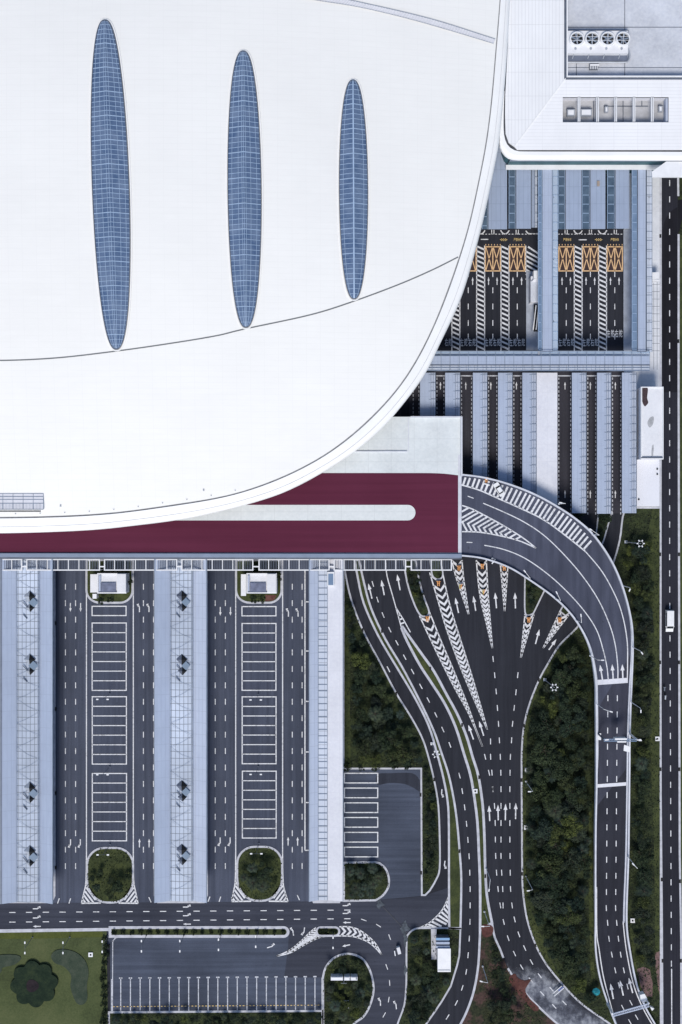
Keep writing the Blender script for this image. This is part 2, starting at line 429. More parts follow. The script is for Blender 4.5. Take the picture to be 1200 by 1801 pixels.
main_right = smooth([(1120, 893), (1098, 900), (1090, 950), (1077, 994), (1055, 1040), (1035, 1077), (1013, 1105.7), (984.6, 1134), (965, 1165), (948, 1196), (931, 1239), (922, 1275.6), (918, 1315), (917.5, 1372), (918, 1450), (918.6, 1532), (920, 1568), (927, 1616), (942, 1661), (960, 1694), (981, 1721), (1008, 1751), (1032, 1772), (1071, 1799), (1120, 1835)], 4)
verge('left_grove_verge', [(604.5, 985)] + r1_left + [(748, 1574), (742, 1574), (741, 1351.5), (604.5, 1351.5)], 'soil')
verge('long_median_verge', m1_left + list(reversed(m1_right)), 'grass_edge', wd=.5)
verge('second_median_verge', m2_left + list(reversed(m2_right)), 'grass_edge', wd=.62)
verge('dirt_verge', r2_tail + list(reversed(main_tail)), 'earthmix', kerb=False)
kh = holder('tail_kerbs')
kerb_line(kh, r2_tail, False, .55, .2); kerb_line(kh, resample(main_tail, 60)[:14], False, .5, .2); kerb_line(kh, resample(main_tail, 60)[17:], False, .5, .2)
verge('east_grove_verge', main_right + [(1162, 1835), (1162, 893)], 'soil')
verge('corner_grove_verge', smooth([(792, 1632), (740, 1632), (727, 1635), (719, 1642), (715.5, 1652), (715, 1700), (714.5, 1735), (711, 1768), (699, 1802), (690, 1840)], 4) + [(735, 1840), (750, 1800), (762, 1783), (777, 1761), (793, 1734), (804, 1698), (808, 1680), (810, 1633)], 'soil')
circ = smooth([(568.5, 1776), (568.5, 1740), (568.5, 1717), (575, 1698), (590, 1683), (613, 1677), (635, 1684), (648, 1700), (655.5, 1722), (657, 1745), (650, 1770), (639, 1788), (622, 1801), (600, 1830)], 4) + [(569, 1830)]
verge('turnaround_island_verge', circ, 'soil', wd=.5)
verge('bottom_strip_verge', [(192, 1780), (567.5, 1777.5), (567.5, 1900), (192, 1900)], 'soil', wd=.5)
def capsule(x0, y0, x1, y1, left=True, right=True, n=8):
    r = (y1 - y0) / 2; cy = (y0 + y1) / 2; out = []
    if right: out += [(x1 - r + r * math.sin(t * math.pi / n), cy - r * math.cos(t * math.pi / n)) for t in range(n + 1)]
    else: out += [(x1, y0), (x1, y1)]
    if left: out += [(x0 + r - r * math.sin(t * math.pi / n), cy + r * math.cos(t * math.pi / n)) for t in range(n + 1)]
    else: out += [(x0, y1), (x0, y0)]
    return out
verge('hedge_median_verge', capsule(194, 1631, 507, 1646.5, left=False), 'grass_edge', wd=.7)
verge('short_median_verge', capsule(557, 1630.5, 597, 1645.5), 'grass_edge', wd=.5)
lawn = verge('lawn', [(-500, 1640), (188, 1637), (191, 1900), (-500, 1900)], 'grass', kerb=False)
b = MB(); b.prism([P(x, y) for x, y in [(-500, 1634.5), (0, 1634), (194, 1631.5), (194, 1637), (0, 1640), (-500, 1640.5)]], 0, .16); struct(b.build('lawn_footpath', M['kerb']))
def arcs(cx, cy, rx, ry, a0, a1, n=8): return [(cx + rx * math.cos(R(a0 + (a1 - a0) * i / n)), cy + ry * math.sin(R(a0 + (a1 - a0) * i / n))) for i in range(n + 1)]
# guard house islands (round corner bottoms) and tree islands of the coach bays
for x0, x1, nm in ((152.5, 233.5, 'a'), (415.5, 495.5, 'b')):
    verge('guard_house_island_verge', [(x0, 985), (x1, 985), (x1, 1038)] + arcs(x1 - 22, 1038, 22, 22, 0, 90)[1:] + arcs(x0 + 24, 1038, 24, 22, 90, 180) + [(x0, 1037)], 'grass_edge', wd=.5)
isl = []
for x0, x1, y0, y1 in ((153.5, 234.5, 1491, 1587), (417.5, 496.5, 1489, 1584)):
    cx = (x0 + x1) / 2
    pts = arcs(x0 + 30, y0 + 30, 30, 30, 180, 270) + arcs(x1 - 30, y0 + 30, 30, 30, 270, 360) + [(x1, y1 - 45)] + arcs(x1 - 36, y1 - 40, 36, 40, 0, 90)[1:] + arcs(x0 + 36, y1 - 40, 36, 40, 90, 180)
    isl.append(pts); verge('tree_island_verge', pts, 'grass_edge', wd=.5)
small = [(605, 1517)] + [(660, 1516)] + smooth([(668, 1518), (678, 1527), (684, 1543), (683, 1560), (674, 1574), (661, 1583)], 3) + [(605, 1584)]
verge('palm_island_verge', small, 'soil', wd=.5)
verge('under_ramp_island_verge', smooth([(924, 985), (923, 1040), (923.5, 1076), (929, 1082), (938, 1079)], 3) + [(957, 1040), (985, 990), (1010, 935), (1005, 905), (960, 890), (930, 940)], 'soil', wd=.35)
verge('fork_island_verge', [(1053, 900), (1076, 900), (1062, 950), (1040, 1000), (1001, 1078), (995, 1083), (985, 1075), (1000, 1048), (1030, 1000), (1048, 945)], 'soil', wd=.35)
verge('wedge_island_verge', smooth([(710, 985), (716, 1023), (727, 1057.7), (738, 1080), (748, 1084), (755, 1076), (746, 1051), (738, 1023), (731, 985)], 3), 'soil', wd=.4)
verge('nose_island_verge', smooth([(757, 985), (760, 1010), (767, 1018), (776, 1017), (779, 1008), (775, 985)], 3), 'soil', wd=.35)
dr = holder('road_drains')
for x, y in ((1161.5, 975), (1194.5, 975), (1161.5, 1165), (1194.7, 1165), (1162, 1353), (1195.2, 1353), (1164, 1547), (1196.5, 1550), (1165.5, 1690), (1198, 1690), (1161.8, 415), (1193.5, 600), (1161.8, 760), (638, 1108), (672, 1110), (697, 1220), (757, 1176), (813, 1275), (764, 1371), (843, 1367), (917.5, 1372), (918.5, 1537), (948, 1196), (922, 1276), (854, 1541), (808.5, 1497), (740, 1398), (741, 1535), (942, 1663), (98, 1096), (98, 1247), (98, 1395), (98, 1526)):
    b = MB(); b.pbox(x - 1.6, y - 3.2, x + 1.6, y + 3.2, .1, .2); b.build('drain', M['black'], dr)
wl = holder('highway_kerbs')
kerb_line(wl, [(1162, 292), (1162, 700), (1161.5, 1100), (1162, 1400), (1164, 1620), (1165.5, 1900)], False, .5, .15)
kerb_line(wl, [(1193.5, 412), (1193.5, 700), (1194.5, 1100), (1195.5, 1500), (1198, 1650), (1198.5, 1900)], False, .5, .15)
kerb_line(wl, [(1192.5, 292), (1193, 345)], False, .5, .15)
b = MB(); b.prism([P(x, y) for x, y in [(1194, 413), (1400, 413), (1400, 1640), (1198, 1640), (1195, 1100)]], 0, .12); struct(b.build('outer_grass_verge', M['grass_edge']))
b = MB(); b.prism([P(x, y) for x, y in [(1198.6, 1640), (1400, 1640), (1400, 1900), (1199, 1900)]], 0, .12); struct(b.build('pink_path', M['pinkpave']))
b = MB(); b.prism([P(x, y) for x, y in [(1120, 1704), (1132, 1700), (1143, 1705), (1148, 1730), (1147, 1753), (1137, 1752), (1127, 1735)]], 0, .16)
b.prism([P(x, y) for x, y in [(1152, 1676), (1161, 1672), (1163, 1760), (1158, 1740), (1153, 1700)]], 0, .16); struct(b.build('pink_garden_path', M['pinkpave']))
# lighter grass along the road edges of the groves
def strip_between(a, off, name, mat='grass_edge', z=.15):
    b = MB(); p = [P(x, y, z) for x, y in a]; L, Q = b.offs(p, 2 * off)
    b.loft([p, Q if off > 0 else L]); o = b.build(name, M[mat])
    for f in o.data.polygons: pass
    return struct(o)
b = MB(); b.poly([P(x, y, .15) for x, y in [(606.5, 1060), (616, 1066), (618, 1120), (615, 1200), (617, 1349), (606.5, 1349)]])
b.poly([P(x, y, .15) for x, y in [(1148, 895), (1160.5, 895), (1160.5, 1760), (1153, 1700), (1151, 1500), (1144, 1300), (1146, 1200), (1150, 1100), (1135, 960)]])
b.poly([P(x, y, .15) for x, y in [(985, 1136), (1010, 1112), (1004, 1130), (975, 1160), (962, 1190), (938, 1235), (927, 1300), (924, 1500), (927, 1560), (934, 1600), (960, 1665), (975, 1700), (985, 1722), (962, 1694), (943.5, 1661), (928.5, 1616), (921.5, 1568), (920, 1500), (919.5, 1372), (920, 1315), (924, 1276), (933, 1239), (950, 1196), (967, 1165)]])
b.poly([P(x, y, .15) for x, y in [(1036, 1420), (1046, 1410), (1045, 1700), (1051, 1760), (1040, 1740), (1036, 1600)]])
b.poly([P(x, y, .15) for x, y in [(1107, 1625), (1116, 1640), (1120, 1700), (1132, 1745), (1128, 1750), (1115, 1700)]])
b.poly([P(x, y, .15) for x, y in [(605, 1583), (680, 1562), (661, 1582)]]) if False else None
struct(b.build('edge_grass', M['grass_edge']), 'stuff')
# lawn beds
def blob(cx, cy, rx, ry, n, wob, k=8, ph=0): return [(cx + rx * (1 + wob * math.cos(k * a + ph)) * math.cos(a), cy + ry * (1 + wob * math.cos(k * a + ph)) * math.sin(a)) for a in [2 * math.pi * i / n for i in range(n)]]
def bed(name, pts, mat, h, label):
    rows = []; cx = sum(p[0] for p in pts) / len(pts); cy = sum(p[1] for p in pts) / len(pts)
    b = MB(); b.prism([P(x, y, h) for x, y in pts], .1, h)
    o = b.build(name, M[mat]); return tag(o, label, 'flower bed')
o = bed('flower_bed', [(60 + 41 * (.86 + .17 * abs(math.cos(4 * a + .5))) * math.cos(a), 1731 + 40 * (.86 + .17 * abs(math.cos(4 * a + .5))) * math.sin(a)) for a in [2 * math.pi * i / 160 for i in range(160)]], 'bed_dark', .75, 'dark round clipped planting bed with eight scalloped lobes on the lawn')
b = MB(); b.prism([P(x, y, .8) for x, y in blob(57, 1734, 11, 11, 30, .06, 3)], .7, .8); b.build('bare_soil', M['bed_soil'], o)
bed('flower_bed', smooth([(90, 1682), (98, 1672), (115, 1670), (135, 1676), (150, 1690), (156, 1710), (153, 1735), (154, 1755), (148, 1766), (137, 1766), (130, 1755), (124, 1735), (125, 1715), (112, 1700), (97, 1694)], 4, True), 'bed_mid', .3, 'banana shaped grey-green planting bed curving across the lawn')
bed('flower_bed', smooth([(-30, 1690), (0, 1680), (30, 1680), (37, 1687), (25, 1697), (5, 1702), (0, 1712), (-30, 1725)], 4, True), 'bed_mid', .3, 'grey-green planting bed cut by the left edge of the lawn')
b = MB(); b.poly([P(x, y, .145) for x, y in [(-500, 1641), (180, 1638), (182, 1648), (60, 1651), (-500, 1653)]]); struct(b.build('bright_grass', soilmat('bright_grass', [(.36, (.05, .062, .018)), (.6, (.085, .10, .025))], .3, 2)), 'stuff')

# ------------------------------------------------------------------ road markings
MZ = [0.0]
def Z(z): return lambda x, y: z
mk = None
class Marks(MB):
    def __init__(s, zf): super().__init__(); s.zf = zf
    def W(s, x, y): return P(x, y, s.zf(x, y))
    def line(s, pts, wd=.25, sm=0, closed=False):
        if sm: pts = smooth(pts, sm, closed)
        s.ribbon([s.W(x, y) for x, y in pts], wd, closed)
    def dash(s, cx, cy, ang=90, L=10.2, wd=.24):
        wd *= .88
        dx, dy = math.cos(R(ang)) * L / 2, -math.sin(R(ang)) * L / 2
        s.line([(cx - dx, cy - dy), (cx + dx, cy + dy)], wd)
    def dashes(s, pts, L=10.2, wd=.24):
        for i, (x, y) in enumerate(pts):
            a = pts[max(0, i - 1)]; b = pts[min(len(pts) - 1, i + 1)]
            s.dash(x, y, math.degrees(math.atan2(-(b[1] - a[1]), b[0] - a[0])), L, wd)
    def hatch(s, A, B, n, wd=.5, skew=0, a0=0, a1=1):
        A = resample(A, 400); B = resample(B, 400)
        for i in range(n):
            t = a0 + (a1 - a0) * (i + .5) / n
            ta = min(1, max(0, t)); tb = t + skew
            if tb > 1 or tb < 0: continue
            s.line([A[int(ta * 399)], B[int(tb * 399)]], wd)
    def chevrons(s, A, B, n, wd=.5, depth=.45, t0=.02, t1=.97, pw=.8):
        """V shapes between lines A and B that run from the wide end to the tip; centre pushed towards the tip"""
        A = resample(A, 400); B = resample(B, 400)
        for i in range(n):
            t = t0 + (t1 - t0) * ((i / n) ** pw if pw != 1 else i / n)
            a = A[int(t * 399)]; b = B[int(t * 399)]
            width = math.dist(a, b)
            if width < 1.6: continue
            k = min(399, int(t * 399) + 6); ax = Vector((A[k][0] + B[k][0] - a[0] - b[0], A[k][1] + B[k][1] - a[1] - b[1]))
            if ax.length < 1e-6: continue
            ax.normalize(); c = ((a[0] + b[0]) / 2 + ax.x * width * depth, (a[1] + b[1]) / 2 + ax.y * width * depth)
            s.line([a, c, b], wd)
    def rect(s, x0, y0, x1, y1, wd=.26): s.line([(x0, y0), (x1, y0), (x1, y1), (x0, y1)], wd, closed=True)

arrow_n = [0]
def arrow(parent, tip, tail, zf, wd=.26, head=.95, hl=8.5, turn=0, mat='paint'):
    """one painted direction arrow; turn -1 left / +1 right bends the head"""
    b = MB(); t = Vector(tip); q = Vector(tail); dv = (t - q); L = dv.length; dv.normalize(); n = Vector((-dv.y, dv.x))
    zz = lambda p: P(p.x, p.y, zf(p.x, p.y))
    hw = head / PX / 2; sw = wd / PX / 2
    if turn == 0:
        base = t - dv * min(hl, L * .5)
        b.poly([zz(q - n * sw), zz(q + n * sw), zz(base + n * sw), zz(base + n * hw), zz(t), zz(base - n * hw), zz(base - n * sw)])
    else:
        e = q + dv * L * .62; s_ = n * turn
        b.poly([zz(q - n * sw), zz(q + n * sw), zz(e + n * sw), zz(e - n * sw)])
        f = e + dv * 1.2 + s_ * 2.0
        b.poly([zz(e - s_ * sw), zz(e + s_ * sw), zz(f + s_ * 1.6 + dv * .2), zz(f + dv * 3.2 - s_ * .6), zz(f + dv * 1.4 - s_ * 1.4)])
        b.poly([zz(f - dv * 1.6 + s_ * .9), zz(f + s_ * 2.9 + dv * 3.6), zz(f + dv * 4.8 - s_ * 1.2)])
    return b.build('direction_arrow', M[mat], parent)

zg = Z(.13)
marks = holder('road_markings')
# --- coach bays on the left
m = Marks(zg)
ys = [1003 + 28.9 * i for i in range(20)]
for x in (115.3, 133.2, 252.5, 270.2): m.dashes([(x, y) for y in ys[1:-1]])
for x in (378.8, 396.6, 514.3, 531.6): m.dashes([(x, y) for y in ys[1:-1]])
for x, x2, y in ((104.5, 101.5, 1585), (124.5, 121.5, 1585), (262, 266, 1583), (369.5, 366, 1582), (388.5, 385.5, 1582), (523, 527, 1579)): m.line([(x, y - 5), (x2, y + 4)], .22)
m.line([(152.3, 985), (152.3, 1505)]); m.line([(234.7, 985), (234.7, 1505)]); m.line([(414.8, 985), (414.8, 1505)]); m.line([(497.3, 985), (497.3, 1505)])
for x0, x1, yb in ((152.3, 143.5, 1588.7), (234.7, 243, 1588.7), (414.8, 408, 1585.5), (497.3, 507, 1585.5)):
    s_ = 1 if x1 > x0 else -1
    m.line([(x0, 1505), (x0 + s_ * .8, 1550), (x0 + s_ * 4, 1568), (x1, yb)], .28, 4)
    m.line([(x1, yb), (x1 - s_ * 34, yb - .5)], .34)
    for i in range(6):
        t = i / 6
        ya = yb - 3 - 32 * (1 - t) ** 1; xa = x0 + s_ * 6 * t - s_ * (1)
        m.line([(xa + s_ * (3 - 3 * t) * 0, ya), (xa - s_ * (26 * (.15 + t * .85)) * .9, ya - (-1) * 26 * (.15 + t * .85) * .72 if False else min(yb - .5, ya + 22 * (.3 + t * .7)))], .38) if False else None
    # bars running from the outer line in towards the island
    for i in range(5):
        xo = x1 - s_ * (2.5 + 5.2 * i); m.line([(xo, yb - .6), (xo - s_ * 0, yb - .6)], .3)
        a = (x0 + s_ * (5.5 - 1.3 * i), yb - 6.5 - 6.2 * i); bq = (x1 - s_ * (9 + 5.6 * i) + s_ * 0, yb - 1)
        k = .55 + .09 * 0
        c0 = (x1 - s_ * (5 + 5.8 * i), yb - .8); 
        top = (x0 + s_ * max(0.5, 7 - 2.2 * i) - s_ * 0, yb - 8 - 6.6 * i)
        # direction is 45 degrees: from top (outer) down towards the island foot
        L_ = 16 + 2 * i; pt = (top[0] - s_ * L_ * .75, min(yb - .6, top[1] + L_))
        fr = (pt[1] - top[1]) / L_; pt = (top[0] - s_ * L_ * .75 * fr * (1), pt[1])
        m.line([top, pt], .42)
m.build('coach_bay_lines', M['paint'], marks)
m = Marks(zg)
def bays(x0, x1, y0, n, p=16.93):
    m.rect(x0, y0, x1, y0 + n * p, .26)
    for i in range(1, n): m.line([(x0, y0 + i * p), (x1, y0 + i * p)], .24)
bays(162.2, 222, 1066.3, 1, 16.3); bays(162.3, 222.3, 1095.7, 7); bays(162.5, 222.6, 1225.3, 7); bays(162.6, 222.8, 1360.3, 7)
bays(425.8, 485.6, 1066.8, 1, 16.3); bays(426, 485.6, 1096.5, 7, 16.8); bays(426.2, 485.8, 1225.6, 7, 16.8); bays(426.5, 486, 1356.3, 7, 16.8)
m.build('parking_bay_lines', M['paint'], marks)
m = Marks(zg)
m.line([(536.6, 1003), (536.6, 1495.5)], .28); 
for y in (1058.5, 1145, 1233.5, 1322.5, 1411.5, 1495.5): m.line([(536.6, y), (545.5, y)], .28)
m.build('kerbside_bay_lines', M['paint'], marks)
for x in (124, 142): arrow(marks, (x, 1076), (x, 1060.5), zg, .24, .62, 6)
for x in (387.7, 405.6): arrow(marks, (x, 1083), (x, 1067.5), zg, .24, .62, 6)
for x in (245.5, 262.3): arrow(marks, (x, 1062), (x, 1076.5), zg, .26, turn=-1)
for x in (507.5, 524.5): arrow(marks, (x, 1070), (x, 1084.5), zg, .26, turn=-1)
for x in (124.3, 141.5): arrow(marks, (x, 1491), (x, 1476), zg, .26, turn=1)
for x in (387.5, 405): arrow(marks, (x, 1488), (x, 1473), zg, .26, turn=1)
for x in (245.5, 262.5): arrow(marks, (x, 1475), (x, 1490.5), zg, .24, .62, 6)
for x in (507, 523.7): arrow(marks, (x, 1472), (x, 1487.5), zg, .24, .62, 6)
# --- cross street
m = Marks(zg)
for i in range(-8, 21):
    x = 22 + 29.45 * i
    if x < 645: m.dash(x, 1604.8 - i * .21, 0, 11, .24); m.dash(x, 1621.8 - i * .3, 0, 11, .24) if x < 615 else None
for cx, cy, a in ((640, 1618, -20), (666, 1628, -33), (685.5, 1648, -70), (680.5, 1700.5, -70), (685.5, 1728.5, -86), (684, 1758, 80), (676, 1785, 60)): m.dash(cx, cy, a, 10, .22)
m.build('lane_lines', M['paint'], marks)
for x, yy in ((65, (1598.3, 1614.5, 1629.3)), (329, (1595.3, 1610.5, 1625.3)), (610, (1592.8, 1606.5, 1622.5))):
    arrow(marks, (x + 6, yy[0]), (x - 7, yy[0]), zg, .26, turn=-1); arrow(marks, (x + 6, yy[1]), (x - 7, yy[1]), zg, .26, turn=-1)
    arrow(marks, (x - 7, yy[2]), (x + 7, yy[2]), zg, .24, .62, 6)
# --- turning hatches by the short median
m = Marks(zg)
up = smooth([(486.7, 1681.7), (510, 1671), (530, 1655), (545, 1640), (556, 1631.5)], 6); lo = smooth([(486.7, 1681.7), (510, 1676), (530, 1665), (552, 1653), (570, 1647), (597, 1646)], 6)
m.line(up, .3); m.line(lo, .3); m.hatch(up, lo, 11, .42, .04, .2, .96)
ou = smooth([(597, 1630), (613, 1630), (630, 1634.5), (647, 1646), (661, 1660), (671.5, 1679)], 6); il = smooth([(597, 1646), (620, 1647), (640, 1653), (655, 1662), (671.5, 1679)], 6)
m.line(ou, .3); m.line(il, .3); m.chevrons(ou, il, 8, .5, .42, .04, .9, 1)
hy = smooth([(737, 1632), (752, 1625), (768, 1612), (780, 1597), (789.5, 1576)], 6)
m.line(hy, .28); m.line([(789.3, 1560), (789.3, 1632)], .28)
for i in range(9):
    t = .12 + i * .1; h = resample(hy, 100)[int(t * 99)]; ln = 30 * (1 - abs(t - .55) * 1.1); q = (min(789, h[0] + ln * .8), min(1631.5, h[1] + ln * .42)); m.line([h, q], .5)
m.build('hatching', M['paint'], marks)
arrow(marks, (514.5, 1631), (516.5, 1645.5), zg, .24, turn=-1); arrow(marks, (534, 1645), (536, 1631), zg, .24, turn=1)
arrow(marks, (484, 1663), (470, 1667), zg, .26, turn=-1); arrow(marks, (602, 1664.5), (616, 1661.5), zg, .26, .7, 6)
arrow(marks, (669, 1755), (669.5, 1769), zg, .24, turn=-1); arrow(marks, (696, 1760), (697.5, 1775), zg, .24, turn=-1)
# --- lower lot
m = Marks(zg)
for i in range(23):
    x = 195.5 + 17.08 * i if i else 196.5
    if i == 22: x = 566.5
    m.line([(x, 1719.5 if i else 1722), (x, 1779)], .24)
    if 0 < i < 22: m.line([(x - 3, 1720.5 - i * .14), (x + 3, 1720.5 - i * .14)], .34)
m.line(smooth([(198, 1780), (198.5, 1665), (199, 1656), (204, 1649.5), (214, 1648.5), (240, 1648.5)], 4), .22)
m.build('lot_bay_lines', M['paint_worn'], marks)
m = Marks(zg)
for i in range(62): m.line([(199 + 6 * i, 1770.5 - i * .045), (202.2 + 6 * i, 1770.5 - i * .045)], .2)
m.build('yellow_dashed_line', M['text_yellow'], marks)
m = Marks(zg)
for y in (1360, 1386, 1412, 1437.8, 1464, 1490): m.rect(606, y, 664.6, y + 17, .26)
m.build('small_lot_bays', M['paint'], marks)
b = MB(); zz = nz(); b.ribbon([P(x, y, .128) for x, y in [(663, 1583), (672, 1593), (690, 1612), (703, 1626), (716, 1641)]], .14); b.build('crack', M['dark'], marks)
b = MB()
for cx, cy, rx, ry, s_ in ((712, 1631, 7, 10, .5), (668, 1590, 6, 7, 1.1), (713, 1652, 3.5, 12, 2), (713, 1705, 3, 9, 1)):
    b.poly([P(cx + rx * (1 + .35 * math.sin(3 * a + s_) + .2 * math.sin(7 * a)) * math.cos(a), cy + ry * (1 + .3 * math.sin(4 * a + s_)) * math.sin(a), nz(.0007) + .05) for a in [2 * math.pi * i / 26 for i in range(26)]])
o = b.build('cement_spill', plain('cement_spill', (.085, .10, .12), .9, .5, 1.2), marks)

# --- middle roads
m = Marks(zg)
def zq(L, sx, sy, k): return [(sx + a / k, sy + b / k) for a, b in L]
r2d = zq([(240, 243), (266, 330), (297, 416), (334, 497), (374, 570), (417, 650), (461, 730), (507, 812), (548, 888), (590, 970), (629, 1052), (668, 1137)], 580, 950, 3.158) + zq([(695, 147), (711, 238), (725, 333), (736, 430), (744, 524), (751, 620), (755, 716), (757, 812), (757, 908), (756, 1004), (752, 1102), (745, 1200), (734, 1298), (711, 1391), (676, 1480), (625, 1562)], 600, 1320, 3.3333)
m.dashes(r2d); m.line([(681, 1172), (686, 1182)], .24)
ra = [1331, 1359, 1388, 1417.5, 1447.5, 1476.6, 1505.4, 1534.8, 1563.6, 1592.4]
m.dashes([(600 + x / 3.3333, y) for x, y in zip((845, 868, 890, 900, 904, 905, 907, 912, 921, 934), ra)] + zq([(954, 1005), (980, 1100), (1017, 1190), (1060, 1270), (1112, 1345), (1180, 1425), (1250, 1500)], 600, 1320, 3.3333))
m.dashes([(863, 1304)] + [(600 + x / 3.3333, y) for x, y in zip((877, 885, 890, 900 + 38, 904 + 34, 938, 938, 942, 948, 949), ra)][:3])
m.dashes([(878.6, 1302)] + [(600 + x / 3.3333, y) for x, y in zip((934, 937, 938, 938, 938, 938, 938, 942, 948, 950), ra)])
m.dashes([(900, 1302)] + [(600 + x / 3.3333, y) for x, y in zip((993, 991, 990, 990, 990, 990, 991, 992, 994, 1003), ra)] + zq([(1018, 990), (1043, 1078), (1077, 1158), (1117, 1240), (1165, 1320), (1235, 1400), (1310, 1480)], 600, 1320, 3.3333))
m.dashes(zq([(908, 660), (917, 750), (925, 840), (932, 932), (938, 1020)], 580, 950, 3.158)); m.dashes(zq([(1045, 750), (1035, 845), (1025, 932), (1016, 1020)], 580, 950, 3.158))
for i in range(2, 6): pass
m.build('lane_lines', M['paint'], marks)
wed = [  # left edge, right edge (wide end first), chevron count
    ([(738, 1083), (763.7, 1138), (795, 1201), (820.7, 1247.7), (835, 1279), (848.6, 1313)], [(755.7, 1076.7), (776, 1127), (801.7, 1187.5), (825, 1246), (836, 1278.5), (849, 1313)], 26),
    ([(756, 1007), (770, 1054.5), (786, 1108), (808, 1168.5), (832, 1226), (857, 1282.5)], [(778, 1004), (790.6, 1061), (808, 1118), (827, 1178), (843, 1232), (857.3, 1283)], 29),
    ([(795, 985), (801.7, 1013), (824, 1080)], [(812.7, 985), (816, 1019.7), (824.8, 1080)], 10),
    ([(838, 985), (844, 1045), (855.5, 1095.7), (866, 1140)], [(855.5, 985), (858.7, 1045), (863, 1100), (866.3, 1140)], 17),
    ([(880, 990), (887.6, 1075)], [(894, 990), (888, 1075)], 9),
    ([(923.6, 1080), (916.2, 1157)], [(939.4, 1081), (930, 1112), (916.5, 1157)], 8),
    ([(984.8, 1076), (955.5, 1139.5)], [(1000.5, 1082), (955.9, 1139.7)], 8)]
m = Marks(zg)
for A, B, n in wed:
    A = smooth(A, 4); B = smooth(B, 4); m.line(A, .3); m.line(B, .3); m.chevrons(A, B, n, .52, .5)
m.line(smooth([(678, 985), (681, 1013), (690, 1045), (697.5, 1072), (706, 1103)], 4), .26)
m.line([(697.5, 1070), (710, 1090), (722, 1112)], .26)
for t in range(3): m.line([(700 + t * 2.6, 1083 + t * 7), (704.5 + t * 3.3, 1081 + t * 7)], .4)
m.build('chevron_hatching', M['paint'], marks)
for A in [((648, 1026), (654.5, 1053)), ((671, 1020), (676, 1046.6)), ((698.7, 1010), (704, 1038)), ((801, 1051), (806.7, 1078)), ((832.7, 1048), (837, 1074.4)), ((871, 1042), (873.5, 1069.7)), ((906, 1042), (906.8, 1070)), ((949, 1106.7), (942, 1132.7)), ((823.8, 1274.6), (833, 1300.5)), ((842.8, 1268), (851, 1294)), ((979, 1124), (965.5, 1143)),
          ((860.4, 1416.5), (861.6, 1444)), ((876, 1415), (876.6, 1442.6)), ((889.5, 1413.5), (889, 1442.6)), ((907.5, 1412), (907, 1440.5))]:
    arrow(marks, A[0], A[1], zg, .3, .95, 11)
arrow(marks, (776.5, 1402), (777.5, 1388), zg, .26, turn=-1); arrow(marks, (781, 1527), (783, 1514), zg, .26, turn=-1)
# --- highway centre line
m = Marks(zg)
for i in range(57):
    y = 322 + 28.6 * i
    if y < 1695: m.dash(1178 + max(0, (y - 1000)) * .0045, y, 90, 10.5, .24)
m.line([(1181.5, 1704), (1181.8, 1900)], .24)
m.build('highway_lines', M['paint'], marks)

# --- toll plaza
m = Marks(zg)
def tollhatch(x0, x1, y0=432, y1=622):
    m.line([(x0, y0), (x0, y1)], .24); m.line([(x1, y0), (x1, y1)], .24)
    y = y0 + 1
    while y < y1 - 6: m.line([(x0, y), (x1, y + 6.2)], .42); y += 8.35
for x0, x1 in ((795, 809), (838.6, 852.6), (881.4, 895.4), (1010.3, 1024), (1053.2, 1067)): tollhatch(x0, x1)
for i in range(8): m.line([(925 + (0 if i else 4), 434 + 8 * i), (947, 446 + 8 * i)], .42)
m.line([(925, 432), (925, 478), (950, 478)], .24)
for i in range(7): m.line([(972, 434 + 8 * i), (981, 438.5 + 8 * i)], .42)
lanes = ((809, 838.6), (852.6, 881.4), (895.4, 924.6), (982, 1010.3), (1024, 1053.2), (1067, 1096))
for x0, x1 in lanes:
    cx = (x0 + x1) / 2
    for y in (510.5, 539, 568, 592): m.dash(cx, y, 90, 10, .22)
    m.line([(cx, 478), (cx, 487)], .22)
m.line([(840, 412), (840, 412)], .1) if False else None
for i in range(46):
    x = 838 + i * 5.8
    if 945 < x < 980: continue
    m.dash(x, 411.8, 0, 3, .2)
for cx in (845.7, 888.3, 1017, 1060): m.line([(cx - 7.5, 405), (cx - 4.5, 409.5), (cx, 411.5), (cx + 4.5, 409.5), (cx + 7.5, 405)], .28, 3)
m.line([(925, 406), (929, 410.5), (934, 411.3), (948, 411.3)], .28)
for cx in (867, 910, 996, 1038.7, 1082.5): m.line([(cx - 2, 404), (cx - 2, 411.5), (cx + 2, 411.5), (cx + 2, 404)], .2)
m.line([(846, 421), (859, 421)], .24); m.line([(1018, 421.7), (1032, 421.7)], .24)
m.build('toll_lane_lines', M['paint'], marks)
for x0, x1 in lanes:
    for f in (.24, .76): arrow(marks, (x0 + (x1 - x0) * f, 487), (x0 + (x1 - x0) * f, 501), zg, .2, .5, 6.5)
m = Marks(Z(.127))
for x0, x1 in lanes: m.poly([P(x, y, .122) for x, y in ((x0, 433), (x1, 433), (x1, 477), (x0, 477))])
m.build('brown_box_surface', M['brownwash'], marks)
m = Marks(Z(.134))
for x0, x1 in lanes:
    cx = (x0 + x1) / 2; m.rect(x0 + 1, 434, x1 - 1, 476.5, .25); m.line([(cx, 434), (cx, 476)], .25)
    for a, c in ((x0 + 2, cx - .6), (cx + .6, x1 - 2)): m.line([(a, 434), (c, 476)], .21); m.line([(c, 434), (a, 476)], .21)
    for k in range(6): m.dash(x0 + 2 + k * 5.1, 430.5, 90, 2.4, .2)
m.build('yellow_box_junction', M['yellow'], marks)
